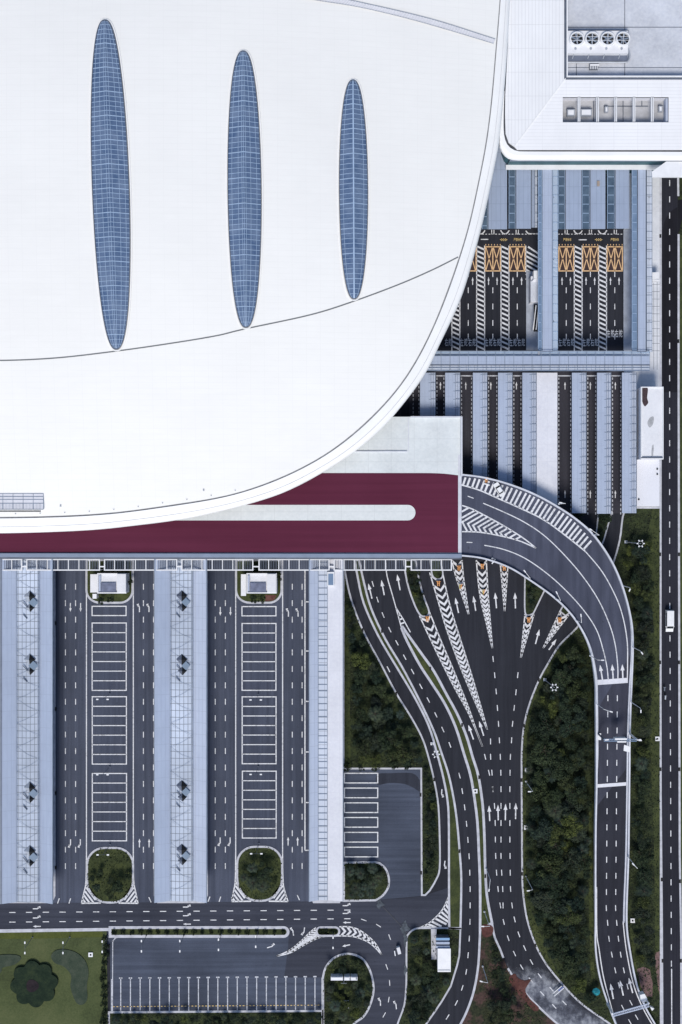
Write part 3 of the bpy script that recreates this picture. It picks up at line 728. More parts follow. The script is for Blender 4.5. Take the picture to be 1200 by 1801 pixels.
def text(s_, cx, cy, wpx, hpx, mat, z=.136, name='painted_lettering'):
    cu = bpy.data.curves.new(name, 'FONT'); cu.body = s_; cu.offset = .012
    o = bpy.data.objects.new('tmp', cu); C.objects.link(o)
    dg = bpy.context.evaluated_depsgraph_get(); dg.update()
    me = bpy.data.meshes.new_from_object(o.evaluated_get(dg)); bpy.data.objects.remove(o)
    xs = [v.co.x for v in me.vertices]; ys_ = [v.co.y for v in me.vertices]
    x0, x1, y0, y1 = min(xs), max(xs), min(ys_), max(ys_); c = P(cx, cy, z)
    for v in me.vertices: v.co = Vector(((v.co.x - x0) / (x1 - x0) - .5, (v.co.y - y0) / (y1 - y0) - .5, 0)) * 1.0; v.co.x = v.co.x * wpx * PX + c.x; v.co.y = v.co.y * hpx * PX + c.y; v.co.z = z
    me.materials.clear(); me.materials.append(M[mat]); o = bpy.data.objects.new(name, me); C.objects.link(o); o.parent = marks; return o
for i, (x0, x1) in enumerate(lanes + ((780, 795),)):
    y = 586.5 if i == 5 else 602
    if i == 6: text('右', 785.5, 602, 6, 13.5, 'paint_worn'); text('舵', 792, 602, 5.5, 13.5, 'paint_worn'); continue
    for k, ch in enumerate('左舵右舵'): text(ch, x0 + 3.3 + k * 7.25, y, 5.8, 13.5, 'paint')
for x in (911, 998, 1081.5): text('严禁停车', x, 421.3, 14.5, 5.6, 'text_yellow')
for x in (885, 1053): text('卡卡卡', x, 421.3, 14, 5.2, 'paint_worn') if False else None
m = Marks(zg)
for x in (886, 1053):
    m.line([(x - 6.5, 421.5), (x + 6.5, 421.5)], .16)
    for k in (-3.5, 0, 3.5): m.line([(x + k, 419.3), (x + k + .4, 423.8)], .2)
m.build('worn_cross_marks', M['text_yellow'], marks)
# --- lower toll lanes
m = Marks(zg)
LL = [(725, 739), (766.7, 783), (810, 831.6), (857.6, 876), (902, 918.5), (981, 1006), (1032, 1050), (1075.5, 1094)]
for x0, x1 in LL:
    m.line([(x0, 661), (x1, 661)], .3)
    yy = 666
    while yy < 905:
        m.dash(x0 + 2, yy, 90, 4.2, .26); m.dash(x1 - 2, yy, 90, 4.2, .26); yy += 7.4
m.build('lower_toll_lane_lines', M['paint_worn'], marks)
for x in (774.8, 819.5, 863.5, 908.5, 994, 1038.5, 1082.5): arrow(marks, (x, 671.5), (x, 685), zg, .2, .5, 6)
for x in (994, 1038.5, 1082.5): arrow(marks, (x, 862), (x, 876), zg, .2, .5, 6)
# dust film over the lower main road
dpts = smooth([(874, 1665), (884, 1672), (896, 1690), (930, 1688), (948, 1684), (957, 1698), (975, 1716), (1003, 1750), (1030, 1773), (1070, 1800), (1090, 1830)], 3)
lft = smooth([(868, 1648), (872, 1655), (881, 1674), (893, 1700), (905, 1720), (925, 1746), (945, 1768), (966, 1787), (1000, 1815), (1020, 1830)], 3)
me = bpy.data.meshes.new('dust_film')
A = resample([(885, 1645), (905, 1655), (935, 1665), (960, 1695), (981, 1722), (1008, 1752), (1032, 1773), (1072, 1801), (1120, 1840)], 50); B = resample(lft, 50)
vs = []; fs = []; wr = []
for i in range(50):
    for j in range(17):
        t = j / 16; x = B[i][0] * (1 - t) + A[i][0] * t; y = B[i][1] * (1 - t) + A[i][1] * t; q = P(x, y, .126); vs.append(tuple(q))
        u = i / 49; wv = min(1, max(-1, (u - .26) * 4.5)) - .1 + .5 * math.exp(-((u - .42) / .12) ** 2) * (1 - t)
        wv -= max(0, .0 + (t - .75) * 2.2); wr.append(wv)
for i in range(49):
    for j in range(16): a = i * 17 + j; fs.append((a, a + 1, a + 18, a + 17))
me.from_pydata(vs, [], fs); at = me.attributes.new('wear', 'FLOAT', 'POINT'); at.data.foreach_set('value', wr); me.materials.append(M['dust'])
o = bpy.data.objects.new('dust_film', me); C.objects.link(o); struct(o, 'stuff')
b = MB()
b.prism([P(x, y) for x, y in smooth([(895, 1722), (905, 1712), (912, 1720), (922, 1724), (934, 1722), (928, 1732), (924, 1742), (932, 1756), (948, 1772), (940, 1778), (925, 1762), (912, 1748)], 4, True)], 0, .22)
b.prism([P(x, y) for x, y in smooth([(847, 1628), (860, 1626), (868, 1632), (864, 1645), (850, 1647)], 4, True)], 0, .22)
struct(b.build('red_soil', M['redsoil']), 'stuff')

# ------------------------------------------------------------------ elevated forecourt and ramp road
DZ = 8.0
dk = holder('elevated_forecourt_road')
b = MB(); b.prism([P(x, y, DZ) for x, y in [(-300, 733), (812, 733), (812, 977), (-300, 977)]], DZ - 1.4, DZ); b.build('deck', M['deck_concrete'], dk)
b = MB(); z = DZ + .02
b.poly([P(x, y, z) for x, y in smooth([(540, 832), (700, 832), (770, 832.5), (806, 836)], 4) + [(806, 972), (-300, 972), (-300, 832)]]); b.build('maroon_surface', M['maroon'], dk)
b = MB(); b.poly([P(x, y, z + .02) for x, y in capsule(-300, 888, 731, 915.3, left=False, n=14)]); b.build('pale_median', concrete('pale_median', (.66, .69, .69), .08, 8), dk)
b = MB(); b.poly([P(x, y, z + .015) for x, y in [(806, 800), (812, 800), (812, 977), (806, 977)]]); b.build('joint_strip', M['parapet'], dk)
b = MB(); b.wall([P(x, y, DZ) for x, y in [(812, 977.5), (-300, 976)]], .9, .5); b.wall([P(x, y, DZ + .03) for x, y in [(806, 973.2), (-300, 972.4)]], .16, .1); b.build('front_parapet', plain('blue_grey_parapet', (.22, .27, .36), .5, .1), dk)
b = MB(); b.wall([P(x, y, DZ) for x, y in [(808, 981.5), (-300, 980)]], .45, .2); b.wall([P(x, y, DZ - .4) for x, y in [(812, 982.6), (-300, 981.7)]], .3, .3); b.build('gutter', M['dark_steel'], dk)
b = MB(); b.wall([P(x, y, DZ) for x, y in [(811.5, 733), (811.5, 838)]], .4, .9); b.wall([P(x, y, DZ) for x, y in [(722, 733.5), (812, 733.5)]], .3, .7); b.build('side_parapet', M['parapet'], dk)
b = MB(); b.wall([P(x, y, DZ) for x, y in [(600, 794), (716, 794)]], .25, .3); b.wall([P(x, y, DZ) for x, y in [(718.5, 733), (718.5, 794)]], .15, .1); b.build('deck_joint', M['parapet'], dk)
for x in range(-250, 812, 90):
    b = MB(); q = P(x, 955, 0); b.box(q.x - .6, q.y - .6, 0, q.x + .6, q.y + .6, DZ - 1.4); b.build('column', M['parapet'], dk)

def zr(x, y):
    t = min(1, max(0, (y - 1180) / (1640 - 1180))) if x > 1035 else 0
    t = t * t * (3 - 2 * t) * .35 + t * .65
    return DZ - .02 - t * (DZ - .42)
out_e = smooth([(812, 835), (850, 840), (895.5, 852), (941, 870), (979.5, 891), (1011, 912), (1042.5, 940), (1074, 985.5), (1095, 1034.5), (1109, 1090), (1112, 1136), (1110, 1197), (1108, 1242), (1106.5, 1298), (1106, 1355), (1105, 1450), (1104, 1511), (1101, 1616), (1107, 1670), (1119, 1730), (1134, 1769), (1152, 1801), (1175, 1845)], 6)
in_e = smooth([(812, 977), (850, 982), (895.5, 998), (937.5, 1024), (976, 1052), (1004, 1080), (1025, 1111.5), (1039, 1146.5), (1047, 1197), (1048, 1241.6), (1048.5, 1298), (1048.5, 1377.6), (1047, 1450), (1046.5, 1520), (1046.5, 1610), (1047, 1670), (1056, 1724), (1074, 1778), (1083, 1801), (1100, 1845)], 6)
N = 150
O_ = resample(out_e, N); I_ = resample(in_e, N)
# match the two edges by height in the lower straight part
rp = holder('elevated_ramp_road')
b = MB(); top = []
for (ox, oy), (ix, iy) in zip(O_, I_):
    za = zr((ox + ix) / 2, (oy + iy) / 2); row = []
    for k in range(5): t = k / 4; row.append(P(ox * (1 - t) + ix * t, oy * (1 - t) + iy * t, za))
    top.append(row)
b.loft(top)
for fi in range(len(b.m)): yy_ = (O_[fi // 4][1] + I_[fi // 4][1]) / 2; b.m[fi] = 0 if yy_ < 1198 else (1 if yy_ < 1380 else 2)
M['asphalt_ramp_mid'] = asphalt('asphalt_ramp_mid', (.042, .045, .064), (1.4, .1, 1), .2); M['asphalt_ramp_low'] = asphalt('asphalt_ramp_low', (.023, .0245, .034), (1.6, .1, 1), .2)
b.build('ramp_surface', [M['asphalt_ramp'], M['asphalt_ramp_mid'], M['asphalt_ramp_low']], rp, weld=False)
o = rp.children[0]
tris = []
for f in o.data.polygons: q_ = f.vertices; tris += [(q_[0], q_[1], q_[2]), (q_[0], q_[2], q_[3])]
rampbvh = BVHTree.FromPolygons([v.co.copy() for v in o.data.vertices], tris)
def zrm(x, y):
    c_ = Vector((0, 0, CH)); h = rampbvh.ray_cast(c_, (P(x, y, 0) - c_).normalized())[0]
    return (h.z if h is not None else zr(x, y)) + .045
def flipup(o):
    bm = bmesh.new(); bm.from_mesh(o.data)
    for f in bm.faces:
        f.normal_update()
        if f.normal.z < 0: f.normal_flip()
    bm.to_mesh(o.data); bm.free()
flipup(o)
b = MB(); lo_ = [[Vector((r[0].x, r[0].y, max(.05, r[0].z - 1.5))) for _ in (0,)] + [Vector((r[-1].x, r[-1].y, max(.05, r[0].z - 1.5)))] for r in top]
for i in range(N - 1):
    a, c = top[i], top[i + 1]; d0, d1 = lo_[i], lo_[i + 1]; e = Vector((0, 0, .01))
    b.face([a[0] - e, c[0] - e, d1[0], d0[0]]); b.face([c[-1] - e, a[-1] - e, d0[1], d1[1]]); b.face([d0[0], d1[0], d1[1], d0[1]])
b.build('girder', M['parapet'], rp)
def zline(pts, dz=0): return [P(x, y, zr(x, y) + dz) for x, y in pts]
oo = [(x, y) for x, y in O_ if y < 1622]; ii = [(x, y) for x, y in I_ if y < 1640]
b = MB(); b.wall([r[0] for r, p_ in zip(top, O_) if p_[1] < 1850], .38, .9); b.build('outer_parapet', M['parapet'], rp)
b = MB(); b.wall([r[-1] for r, p_ in zip(top, I_) if p_[1] < 1850], .38, .9); b.build('inner_parapet', M['parapet'], rp)
# service strip between the outer parapet and the carriageway on the straight part, and its low wall
b = MB(); c = MB(); str_i = [k for k, p_ in enumerate(O_) if 1060 < p_[1] < 1625]
L1 = []; L2 = []
for k in str_i:
    wv = min(1.0, (O_[k][1] - 1060) / 140) * 5.2 + .1
    a = top[k][0]; e = (top[k][-1] - top[k][0]).normalized(); L1.append(a + e * .2 + Vector((0, 0, .05))); L2.append(a + e * wv * PX + Vector((0, 0, .05)))
b.loft([L1, L2]); o = b.build('service_strip', plain('blue_grey_strip', (.30, .33, .42), .7, .12), rp); flipup(o)
c.wall(L2, .3, .5); c.build('inner_kerb', M['parapet'], rp)
c = MB(); L3 = []
for k in [k for k, p_ in enumerate(I_) if 1090 < p_[1] < 1610]:
    a = top[k][-1]; e = (top[k][0] - top[k][-1]).normalized(); wv = min(1, (I_[k][1] - 1090) / 100) * 4.2 + .5; L3.append(a + e * wv * PX * (1 if I_[k][1] < 1330 else max(.35, 1 - (I_[k][1] - 1330) / 60)) + Vector((0, 0, .03)))
c.wall(L3, .26, .35); c.build('inner_kerb', M['parapet'], rp)
for ya, yb_, h_ in ((1194, 1203, .06), (1377.5, 1383.5, .06)):
    b = MB(); b.loft([[P(1048.5 + 56 * k / 12, ya + 2 - 4 * k / 12, zrm(1048.5 + 56 * k / 12, ya + 2 - 4 * k / 12) + .01) for k in range(13)], [P(1048.5 + 56 * k / 12, yb_ + 2 - 4 * k / 12, zrm(1048.5 + 56 * k / 12, yb_ + 2 - 4 * k / 12) + .01) for k in range(13)]]); b.build('expansion_joint', M['slab'], rp); flipup(rp.children[-1])
for fx in (.12, .3, .45, .6, .72):
    k = int(fx * N); q = (top[k][0] + top[k][-1]) / 2; b = MB()
    if q.z > 2.5: b.tube((q.x, q.y, 0), (q.x, q.y, q.z - 1.5), .9, .9, 14); b.build('pier', M['parapet'], rp)
# ramp paint
hin = smooth([(812, 853), (843, 862), (881.5, 879), (920, 896), (958.5, 915.5), (997, 943.5), (1030, 970)], 6)
hout = smooth([(812, 837.5), (850, 843), (895, 855), (940, 873), (978.5, 894), (1010, 915), (1045, 955)], 6)
m = Marks(zrm); m.line(hin, .32)
A_ = resample(hin, 200); B_ = resample(hout, 200)
for i in range(31):
    t = (i + .4) / 31; a = A_[int(t * 199)]; ang = R(72 - 24 * t); 
    # walk from the inner line towards the outer one
    for L in range(8, 46):
        q = (a[0] + math.cos(ang) * L * .92, a[1] - math.sin(ang) * L * .92)
        if min(math.dist(q, p_) for p_ in B_) < 1.6: break
    m.line([a, q], .48)
m.line(smooth([(850, 885), (885, 900), (920, 917), (955, 940), (990, 973), (1025, 1013.5), (1053, 1055.5), (1072, 1097.5), (1082, 1132.5), (1086.6, 1170), (1087, 1195)], 5), .24)
m.line(smooth([(852, 959), (885, 966), (920, 980), (955, 1003), (990, 1033), (1025, 1071), (1049.5, 1108), (1062, 1146.5), (1068, 1175), (1070, 1196)], 5), .24)
m.line(smooth([(1030, 970), (1060, 1006.5), (1084.5, 1052), (1097, 1090), (1103.5, 1130), (1104, 1165), (1103.6, 1195)], 5), .24)
m.dash(828, 874.5, -20, 11, .24); m.dash(826, 954, -3, 10, .24)
A_ = smooth([(813, 889), (830, 895), (850, 905), (885, 924), (920, 946), (943, 964)], 5); B_ = smooth([(813, 935), (843, 936), (878, 942), (913, 951), (943, 964)], 5)
m.line(A_, .3); m.line(B_, .3)
wpoly = A_ + list(reversed(B_)) + [(811.5, 935), (811.5, 889)]
def march(p, dx, dy):
    L_ = math.hypot(dx, dy); x, y = p
    for k in range(200):
        x2, y2 = x + dx / L_ * .4, y + dy / L_ * .4
        if not inside(x2, y2, wpoly): break
        x, y = x2, y2
    return (x, y)
for k, v_ in enumerate([(813.3, 918), (823, 921), (832, 924), (841.3, 926.7), (851, 928.7), (861, 930.7), (870.7, 933.5), (880, 936.7), (889, 940.5), (898, 944.7), (907, 948.8), (916, 952.5), (924, 956)]):
    m.line([march(v_, 29, -17), v_, march(v_, 8 - .3 * k, 15 - .8 * k)], .42)
for v_ in ((812.3, 900), (812.3, 911)): m.line([v_, march(v_, 28, -16)], .42)
for x0, x1 in ((1069.4, 1066.6), (1086, 1083)):
    pts = []
    for i in range(14): y = 1228 + 28.4 * i; pts.append((x0 + (x1 - x0) * i / 13, y))
    pts += [(x0 - .5, 1623), (x0 + 2, 1651), (x0 + 7, 1679), (x0 + 13, 1706.6), (x0 + 19.5, 1733)] if x0 < 1080 else [(x0 - 1, 1623), (x0 + 2, 1651), (x0 + 6, 1679), (x0 + 11.5, 1706.6), (x0 + 18, 1735)]
    m.dashes(pts)
for q in ((1095.6, 1772, -62), (1110, 1763.6, -62), (1108, 1797, -60), (1120, 1789, -60)): m.dash(q[0], q[1], q[2], 10, .22)
m.line(smooth([(1049.5, 1560), (1050, 1640), (1054, 1670), (1061, 1715), (1071, 1755), (1080, 1787), (1090, 1815)], 5), .26)
m.line(smooth([(1096, 1620), (1102, 1672), (1114, 1730), (1130, 1771), (1148, 1803)], 4), .26)
m.build('ramp_lines', M['paint'], rp)
for t_, q_ in (((1055.6, 1169), (1060, 1196)), ((1077, 1168), (1078.8, 1195.5)), ((1094.8, 1168), (1095.8, 1195)), ((1074, 1730), (1079, 1757)), ((1090.5, 1724), (1096.5, 1751)), ((1106, 1719.5), (1113, 1746.5))):
    arrow(rp, t_, q_, zrm, .34, 1.0, 11)

# ------------------------------------------------------------------ trellis along the forecourt edge
segs = [(-90, 40), (47, 176.5), (183.5, 312.5), (319.5, 446), (455, 580), (587, 714.5), (722.5, 795)]
TZ = 6.9
for i, (x0, x1) in enumerate(segs):
    if x1 < 0: continue
    lab = ['white louvred pergola section cut by the left edge of the photo', 'white louvred pergola section above the left asphalt lane and guard house', 'white louvred pergola section between the left guard house and second canopy', 'white louvred pergola section between second canopy and right guard house', 'white louvred pergola section from right guard house to white canopy', 'white louvred pergola section over the three right turning lanes', 'short white louvred pergola section ending below the ramp corner'][i]
    t = thing('pergola', lab, 'pergola', P((x0 + x1) / 2, 993, 0), 'louvred pergolas along the forecourt edge')
    b = MB(); wd = .27
    f = [P(x, y, TZ) for x, y in ((x0 + 1, 984), (x1 - 1, 984), (x1 - 1, 1002.5), (x0 + 1, 1002.5))]
    b.wall(f, wd, .35, True); n = max(1, round((x1 - x0) / 18.2))
    for k in range(1, n): x = x0 + (x1 - x0) * k / n; b.wall([P(x, 984.5, TZ + .02), P(x, 1002, TZ + .02)], .19, .3)
    b.build('frame', M['white_metal'], t)
    b = MB(); x = x0 + 3
    while x < x1 - 2: b.wall([P(x, 985, TZ + .05), P(x, 1001.5, TZ + .05)], .12, .16); x += 2.9
    b.build('louvres', M['louver'], t)
    if i < 6:
        b = MB(); b.wall([P(x1 - 1, 996.5, TZ), P(segs[i + 1][0] + 1, 996.5, TZ)], .3, .3); b.build('link_bar', M['white_metal'], t)
    for x in (x0 + 1, x1 - 1):
        b = MB(); q = P(x, 1002.5, TZ); b.tube((q.x, q.y, 0), (q.x, q.y, TZ), .12, .12); b.build('post', M['white_metal'], t)

# ------------------------------------------------------------------ long coach canopies (butterfly section with a lattice trough)
def long_canopy(xs, zs, mats, y0, y1, label, vents=(), edge_wave=True, group='long coach canopies'):
    """xs: photo columns of the profile, zs its heights, mats the material of each bay"""
    t = thing('coach_canopy', label, 'canopy', P((xs[0] + xs[-1]) / 2, (y0 + y1) / 2, 0), group)
    # ends fixed in world y; columns given at the reference height
    ya = P(0, y0, 6.5).y; yb = P(0, y1, 6.5).y
    X = [P(x, 0, z).x for x, z in zip(xs, zs)]
    for i in range(len(xs) - 1):
        if mats[i] is None: continue
        b = MB(); e = .25
        p = [(X[i], zs[i]), (X[i + 1], zs[i + 1])]
        b.face([(p[0][0], yb, p[0][1]), (p[1][0], yb, p[1][1]), (p[1][0], ya, p[1][1]), (p[0][0], ya, p[0][1])])
        b.face([(p[0][0], ya, p[0][1] - e), (p[1][0], ya, p[1][1] - e), (p[1][0], yb, p[1][1] - e), (p[0][0], yb, p[0][1] - e)])
        for q in (yb, ya): b.face([(p[0][0], q, p[0][1] - e), (p[1][0], q, p[1][1] - e), (p[1][0], q, p[1][1]), (p[0][0], q, p[0][1])])
        b.build({'lattice': 'lattice_panel', 'canopy': 'roof_sheet', 'slab': 'flat_slab', 'canopy_pale': 'roof_sheet'}.get(mats[i], 'roof_sheet'), M[mats[i]], t)
    for k, i in ((0, 0), (1, -1)):
        b = MB(); b.wall([Vector((X[i], ya, zs[i] - .5)), Vector((X[i], yb, zs[i] - .5))], .18, .56); b.build('edge_gutter', M['lattice_bar'], t)
    return t, X, ya, yb
def columns(t, x, ya, yb, ztop, n=6):
    for k in range(n):
        y = ya + (yb - ya) * (k + .5) / n; b = MB(); b.tube((x, y, 0), (x, y, ztop), .3, .3, 10); b.build('column', M['parapet'], t)
def lattice_truss(t, xa, xb, ya, yb, z, pitch=2.9):
    b = MB(); y = ya; s_ = 1
    while y > yb + pitch:
        a, c = (xa, xb) if s_ > 0 else (xb, xa)
        b.bar((a, y, z), (c, y - pitch, z), .05, .04); y -= pitch; s_ = -s_
    for x in (xa, xb, xb - .35): b.bar((x, ya, z), (x, yb, z), .12, .1)
    b.build('lattice_truss', M['truss_grey'], t)
def vent(t, x, y, z, s=1.25, hood='steel'):
    h = MB(); o = 1.02 * s
    ap = Vector((x, y, z + 1.0)); Lp, Rp, Tp, Bp = Vector((x - o, y, z + .3)), Vector((x + o, y, z + .3)), Vector((x, y + o, z + .3)), Vector((x, y - o, z + .3))
    h.face([Lp, Bp, ap]); h.face([Tp, Lp, ap]); dn = Vector((0, 0, -.35)); 
    for a, c in ((Lp, Bp), (Bp, Rp), (Rp, Tp), (Tp, Lp)): h.face([a + dn, c + dn, c, a])
    hd = h.build('roof_vent', M[hood], t)
    g = MB(); k = Vector((0, 0, .003)); g.face([Bp + k, Rp + k, ap + k]); g.face([Rp + k, Tp + k, ap + k]); g.build('opening', M['black'], hd)
def tilt_panel(t, x, y, z, s=1.0, pane=True):
    g = MB(); o = 1.0 * s; a = Vector((x - o * 1.4, y + .1, z + .5)); c = Vector((x, y - o * 1.4, z + .5))
    g.bar(a, c, .12, .3); hd = g.build('vent_flap', M['dark_steel'], t)
    if not pane: return
    g = MB(); g.face([Vector((x - .1, y + 0, z + .45)), Vector((x + 1.1 * s, y - 1.2 * s, z + .3)), Vector((x + 2.3 * s, y, z + .3)), Vector((x + 1.1 * s, y + 1.2 * s, z + .45))]); g.build('vent_glass', M['vent_glass'], hd)
Y0, Y1 = 978, 1588
c1, X, ya, yb = long_canopy([-75, 2, 30, 50, 70, 92.5], [6.2, 7.4, 5.9, 6.3, 5.9, 7.4], ['canopy', 'canopy', 'lattice', 'lattice', 'canopy'], Y0, Y1, 'long pale blue coach canopy at the left edge with a latticed middle strip')
b = MB(); b.bar((X[1], ya, 7.42), (X[1], yb, 7.42), .3, .15); b.build('ridge_gutter', M['dark_steel'], c1)
lattice_truss(c1, X[2], X[4], ya, yb, 6.36); columns(c1, X[3], ya, yb, 5.6)
for y in (1049, 1160, 1385, 1497):
    q = P(52.5, y, 6.4); vent(c1, q.x, q.y, 6.1, 1.35); q = P(53, y + 20, 6.4); vent(c1, q.x, q.y, 6.1, 1.05); q = P(51, y + 11, 6.4); tilt_panel(c1, q.x, q.y, 6.1)
    tilt_panel(c1, q.x - .4, q.y - 2.9, 6.0, .7, False)
c2, X, ya, yb = long_canopy([272, 300, 320, 340, 363.5], [7.4, 5.9, 6.3, 5.9, 7.4], ['canopy', 'lattice', 'lattice', 'canopy_pale'], Y0, Y1 - 2, 'long pale blue coach canopy with latticed middle strip between the two coach bays')
lattice_truss(c2, X[1], X[3], ya, yb, 6.42); columns(c2, X[2], ya, yb, 5.6)
for y in (1048, 1160, 1382, 1494):
    q = P(320, y, 6.4); vent(c2, q.x, q.y, 6.1, 1.3, 'louver'); q = P(321, y + 20, 6.4); vent(c2, q.x, q.y, 6.1, 1.05, 'louver'); q = P(320, y + 11, 6.4); tilt_panel(c2, q.x, q.y, 6.1, .9); tilt_panel(c2, q.x - .4, q.y - 2.8, 6.0, .7, False)
c3, X, ya, yb = long_canopy([544, 560, 576, 603.5], [7.4, 6.2, 6.2, 7.2], ['canopy_pale', 'grid', 'slab'], Y0, Y1 - 4, 'long white slab canopy with glazed strip and pale blue edge beside the grove')
columns(c3, (X[1] + X[2]) / 2, ya, yb, 5.9)
b = MB()
y = ya
while y > yb: b.bar((X[1], y, 6.26), (X[2], y, 6.26), .16, .1); y -= 1.55
for x in (X[1], X[2]): b.bar((x, ya, 6.28), (x, yb, 6.28), .14, .1)
b.build('glazing_bars', M['lattice_bar'], c3)
b = MB(); b.pbox(576, 1006, 588, 1031, 6.3, 7.7); o = b.build('stair_housing', M['white_metal'], c3)
b = MB(); b.pbox(577.5, 1009, 586.5, 1029, 7.7, 7.74); b.build('skylight_glass', M['glass_pale'], o)
# platforms under the canopies
pf = holder('platform_pavement')
for x0, x1 in ((-300, 98), (271, 366), (545, 604)):
    b = MB(); b.prism([P(x, y) for x, y in ((x0, 980), (x1, 980), (x1, 1575), (x1 - 6, 1588), (x0 + 6, 1588), (x0, 1575))], 0, .2); b.build('platform', M['kerb'], pf)

# ------------------------------------------------------------------ guard houses
for i, (x0, x1) in enumerate(((154, 223), (422, 487))):
    t = thing('guard_house', ['white flat roofed guard house on the island between the first and second canopy', 'white flat roofed guard house with side tree on the island before the white canopy'][i], 'guard house', P((x0 + x1) / 2, 1027, 0), 'guard houses below the forecourt edge')
    b = MB(); b.pbox(x0 + (12 if i else 18), 1009, x1, 1043, .1, 4.0); b.build('wall', M['white_roof'], t)
    b = MB(); zt = 4.05
    xs0 = x0 + (12 if i else 18)
    b.pbox(xs0, 1008, x1, 1043.5, 4.0, 4.2); b.build('roof', M['white_roof'], t)
    b = MB(); f = [P(x, y, 4.2) for x, y in ((xs0 + 1, 1009), (x1 - 1, 1009), (x1 - 1, 1042.5), (xs0 + 1, 1042.5))]; b.wall(f, .28, .55, True); b.build('parapet', M['white_metal'], t)
    b = MB(); b.pbox(x0 + (2 if i else 5), 1010, xs0 - 1, 1040 + (8 if i else 2), 2.8, 3.1); b.build('side_canopy', M['white_metal'], t)
    b = MB(); b.pbox(x1 - 17, 1009.5, x1 - 1.5, 1042, 4.2, 5.2); b.build('stair_box', M['white_roof'], t)
    b = MB(); b.pbox(xs0 + 6, 1025, x1 - 19, 1041.5, 4.2, 4.6); b.build('plant_tray', plain('blue_grey_roof', (.16, .18, .26), .6, .3, 1), t)
    b = MB(); b.pbox(xs0 + 2, 1012, xs0 + 5, 1040, 4.2, 4.9); b.build('roof_duct', M['canopy_pale'], t)
    if i == 0:
        b = MB(); b.pbox(163, 1044.5, 170, 1053, .1, 2.6); b.build('porch', M['white_metal'], t)
b = MB(); b.poly([P(x, y, .16) for x, y in ((467, 1046), (487, 1047), (482, 1056), (467, 1058))]); struct(b.build('red_path', M['redsoil']))

# ------------------------------------------------------------------ terminal building with the white roof
RZ = 15.0
outer = [(0, 938), (150, 933), (250, 923), (314, 914.5), (360, 906), (433, 888), (500, 866), (563, 834), (625, 794), (680, 745), (728, 687), (753.7, 647.7), (772.5, 608.7), (812, 522.5), (842, 421), (858.7, 350), (866, 315), (877, 257), (883, 200), (888, 150), (893, 80), (897, 0), (900, -100), (893, -250), (840, -420), (700, -560), (400, -650), (0, -660), (-400, -560), (-600, -300), (-650, 100), (-560, 500), (-380, 800), (-200, 918), (-90, 935)]
groov = [(0, 909), (120, 906.5), (213, 900), (313, 886), (360, 879), (413.7, 868), (471, 849), (528.6, 823.7), (586, 790), (645.6, 741), (701, 681), (740.6, 618), (772.5, 549), (808, 451), (826.7, 387), (840, 325), (853, 260), (863, 187), (871.7, 87), (879, 0), (884, -100), (875, -250), (820, -400), (690, -535), (400, -620), (0, -635), (-390, -535), (-575, -290), (-620, 100), (-535, 490), (-365, 775), (-190, 890), (-90, 907)]
# groove from the photo: straight distances inside the outer edge
NO = 320
Os = smooth(outer, 10, True); Os.append(Os[0]); Os = resample(Os, NO + 1)[:-1]
Gs = smooth(groov, 10, True)
Gl = Gs + [Gs[0]]
Gd = resample(Gl, 1400)
def nearest(p): return min(Gd, key=lambda q: (q[0] - p[0]) ** 2 + (q[1] - p[1]) ** 2)
Gn = [nearest(p) for p in Os]
for _ in range(4): Gn = [((Gn[i - 1][0] + 2 * Gn[i][0] + Gn[(i + 1) % NO][0]) / 4, (Gn[i - 1][1] + 2 * Gn[i][1] + Gn[(i + 1) % NO][1]) / 4) for i in range(NO)]
cc = (130, 170)
def roofpt(g, t):
    x = g[0] + (cc[0] - g[0]) * t; y = g[1] + (cc[1] - g[1]) * t
    return P(x, y, RZ + 1.0 + 10.5 * (1 - (1 - t) ** 2))
ta = P(0, 0)
term = thing('terminal_building', 'huge terminal building with a smooth white curved roof filling the upper left', 'building', (P(100, 300, 0)))
b = MB(); rows = [[roofpt(g, t) for g in Gn + Gn[:1]] for t in (0, .03, .07, .13, .2, .3, .42, .55, .7, .85, .97)]
b.loft(rows); ctr = P(cc[0], cc[1], RZ + 11.5)
for i in range(NO): b.face([rows[-1][i], rows[-1][i + 1], ctr])
roof = b.build('roof', M['roof'], term, shade=True, weld=True)
if sum(p.normal.z for p in roof.data.polygons) < 0: roof.data.flip_normals()
bvh = BVHTree.FromPolygons([v.co.copy() for v in roof.data.vertices], [tuple(p.vertices) for p in roof.data.polygons])
camv = Vector((0, 0, CH))
def onroof(px, py, dz=0):
    d_ = (P(px, py, 0) - camv).normalized(); h = bvh.ray_cast(camv, d_)[0]
    if h is None: return P(px, py, RZ + dz)
    k = dz / -d_.z if dz else 0
    return h - d_ * k if False else h + Vector((0, 0, dz))
# rim: groove channel, rim top, rolled edge
b = MB(); ins = lambda k, z: [P(g[0] * (1 - k) + o_[0] * k, g[1] * (1 - k) + o_[1] * k, z) for g, o_ in zip(Gn + Gn[:1], Os + Os[:1])]
b.loft([ins(.095, RZ + .95), ins(.45, RZ + .7), ins(.8, RZ + .25), ins(.92, RZ - .1), ins(1.0, RZ - .8), [p + Vector((0, 0, -1)) for p in ins(.93, RZ - 1.2)]])
o = b.build('rim', M['rim'], term, shade=True, weld=True)
if sum(p.normal.z for p in o.data.polygons) < 0: o.data.flip_normals()
b = MB(); b.loft([ins(-.04, RZ + .75), ins(.15, RZ + .75)]); o = b.build('gutter', plain('grey_gutter', (.27, .28, .30), .6, .25, .8), term); flipup(o)
b = MB(); b.ribbon([p + Vector((0, 0, .0)) for p in ins(.62, RZ + .56)], .12); o = b.build('rim_seam', plain('rim_seam', (.6, .61, .63), .5), term); flipup(o)
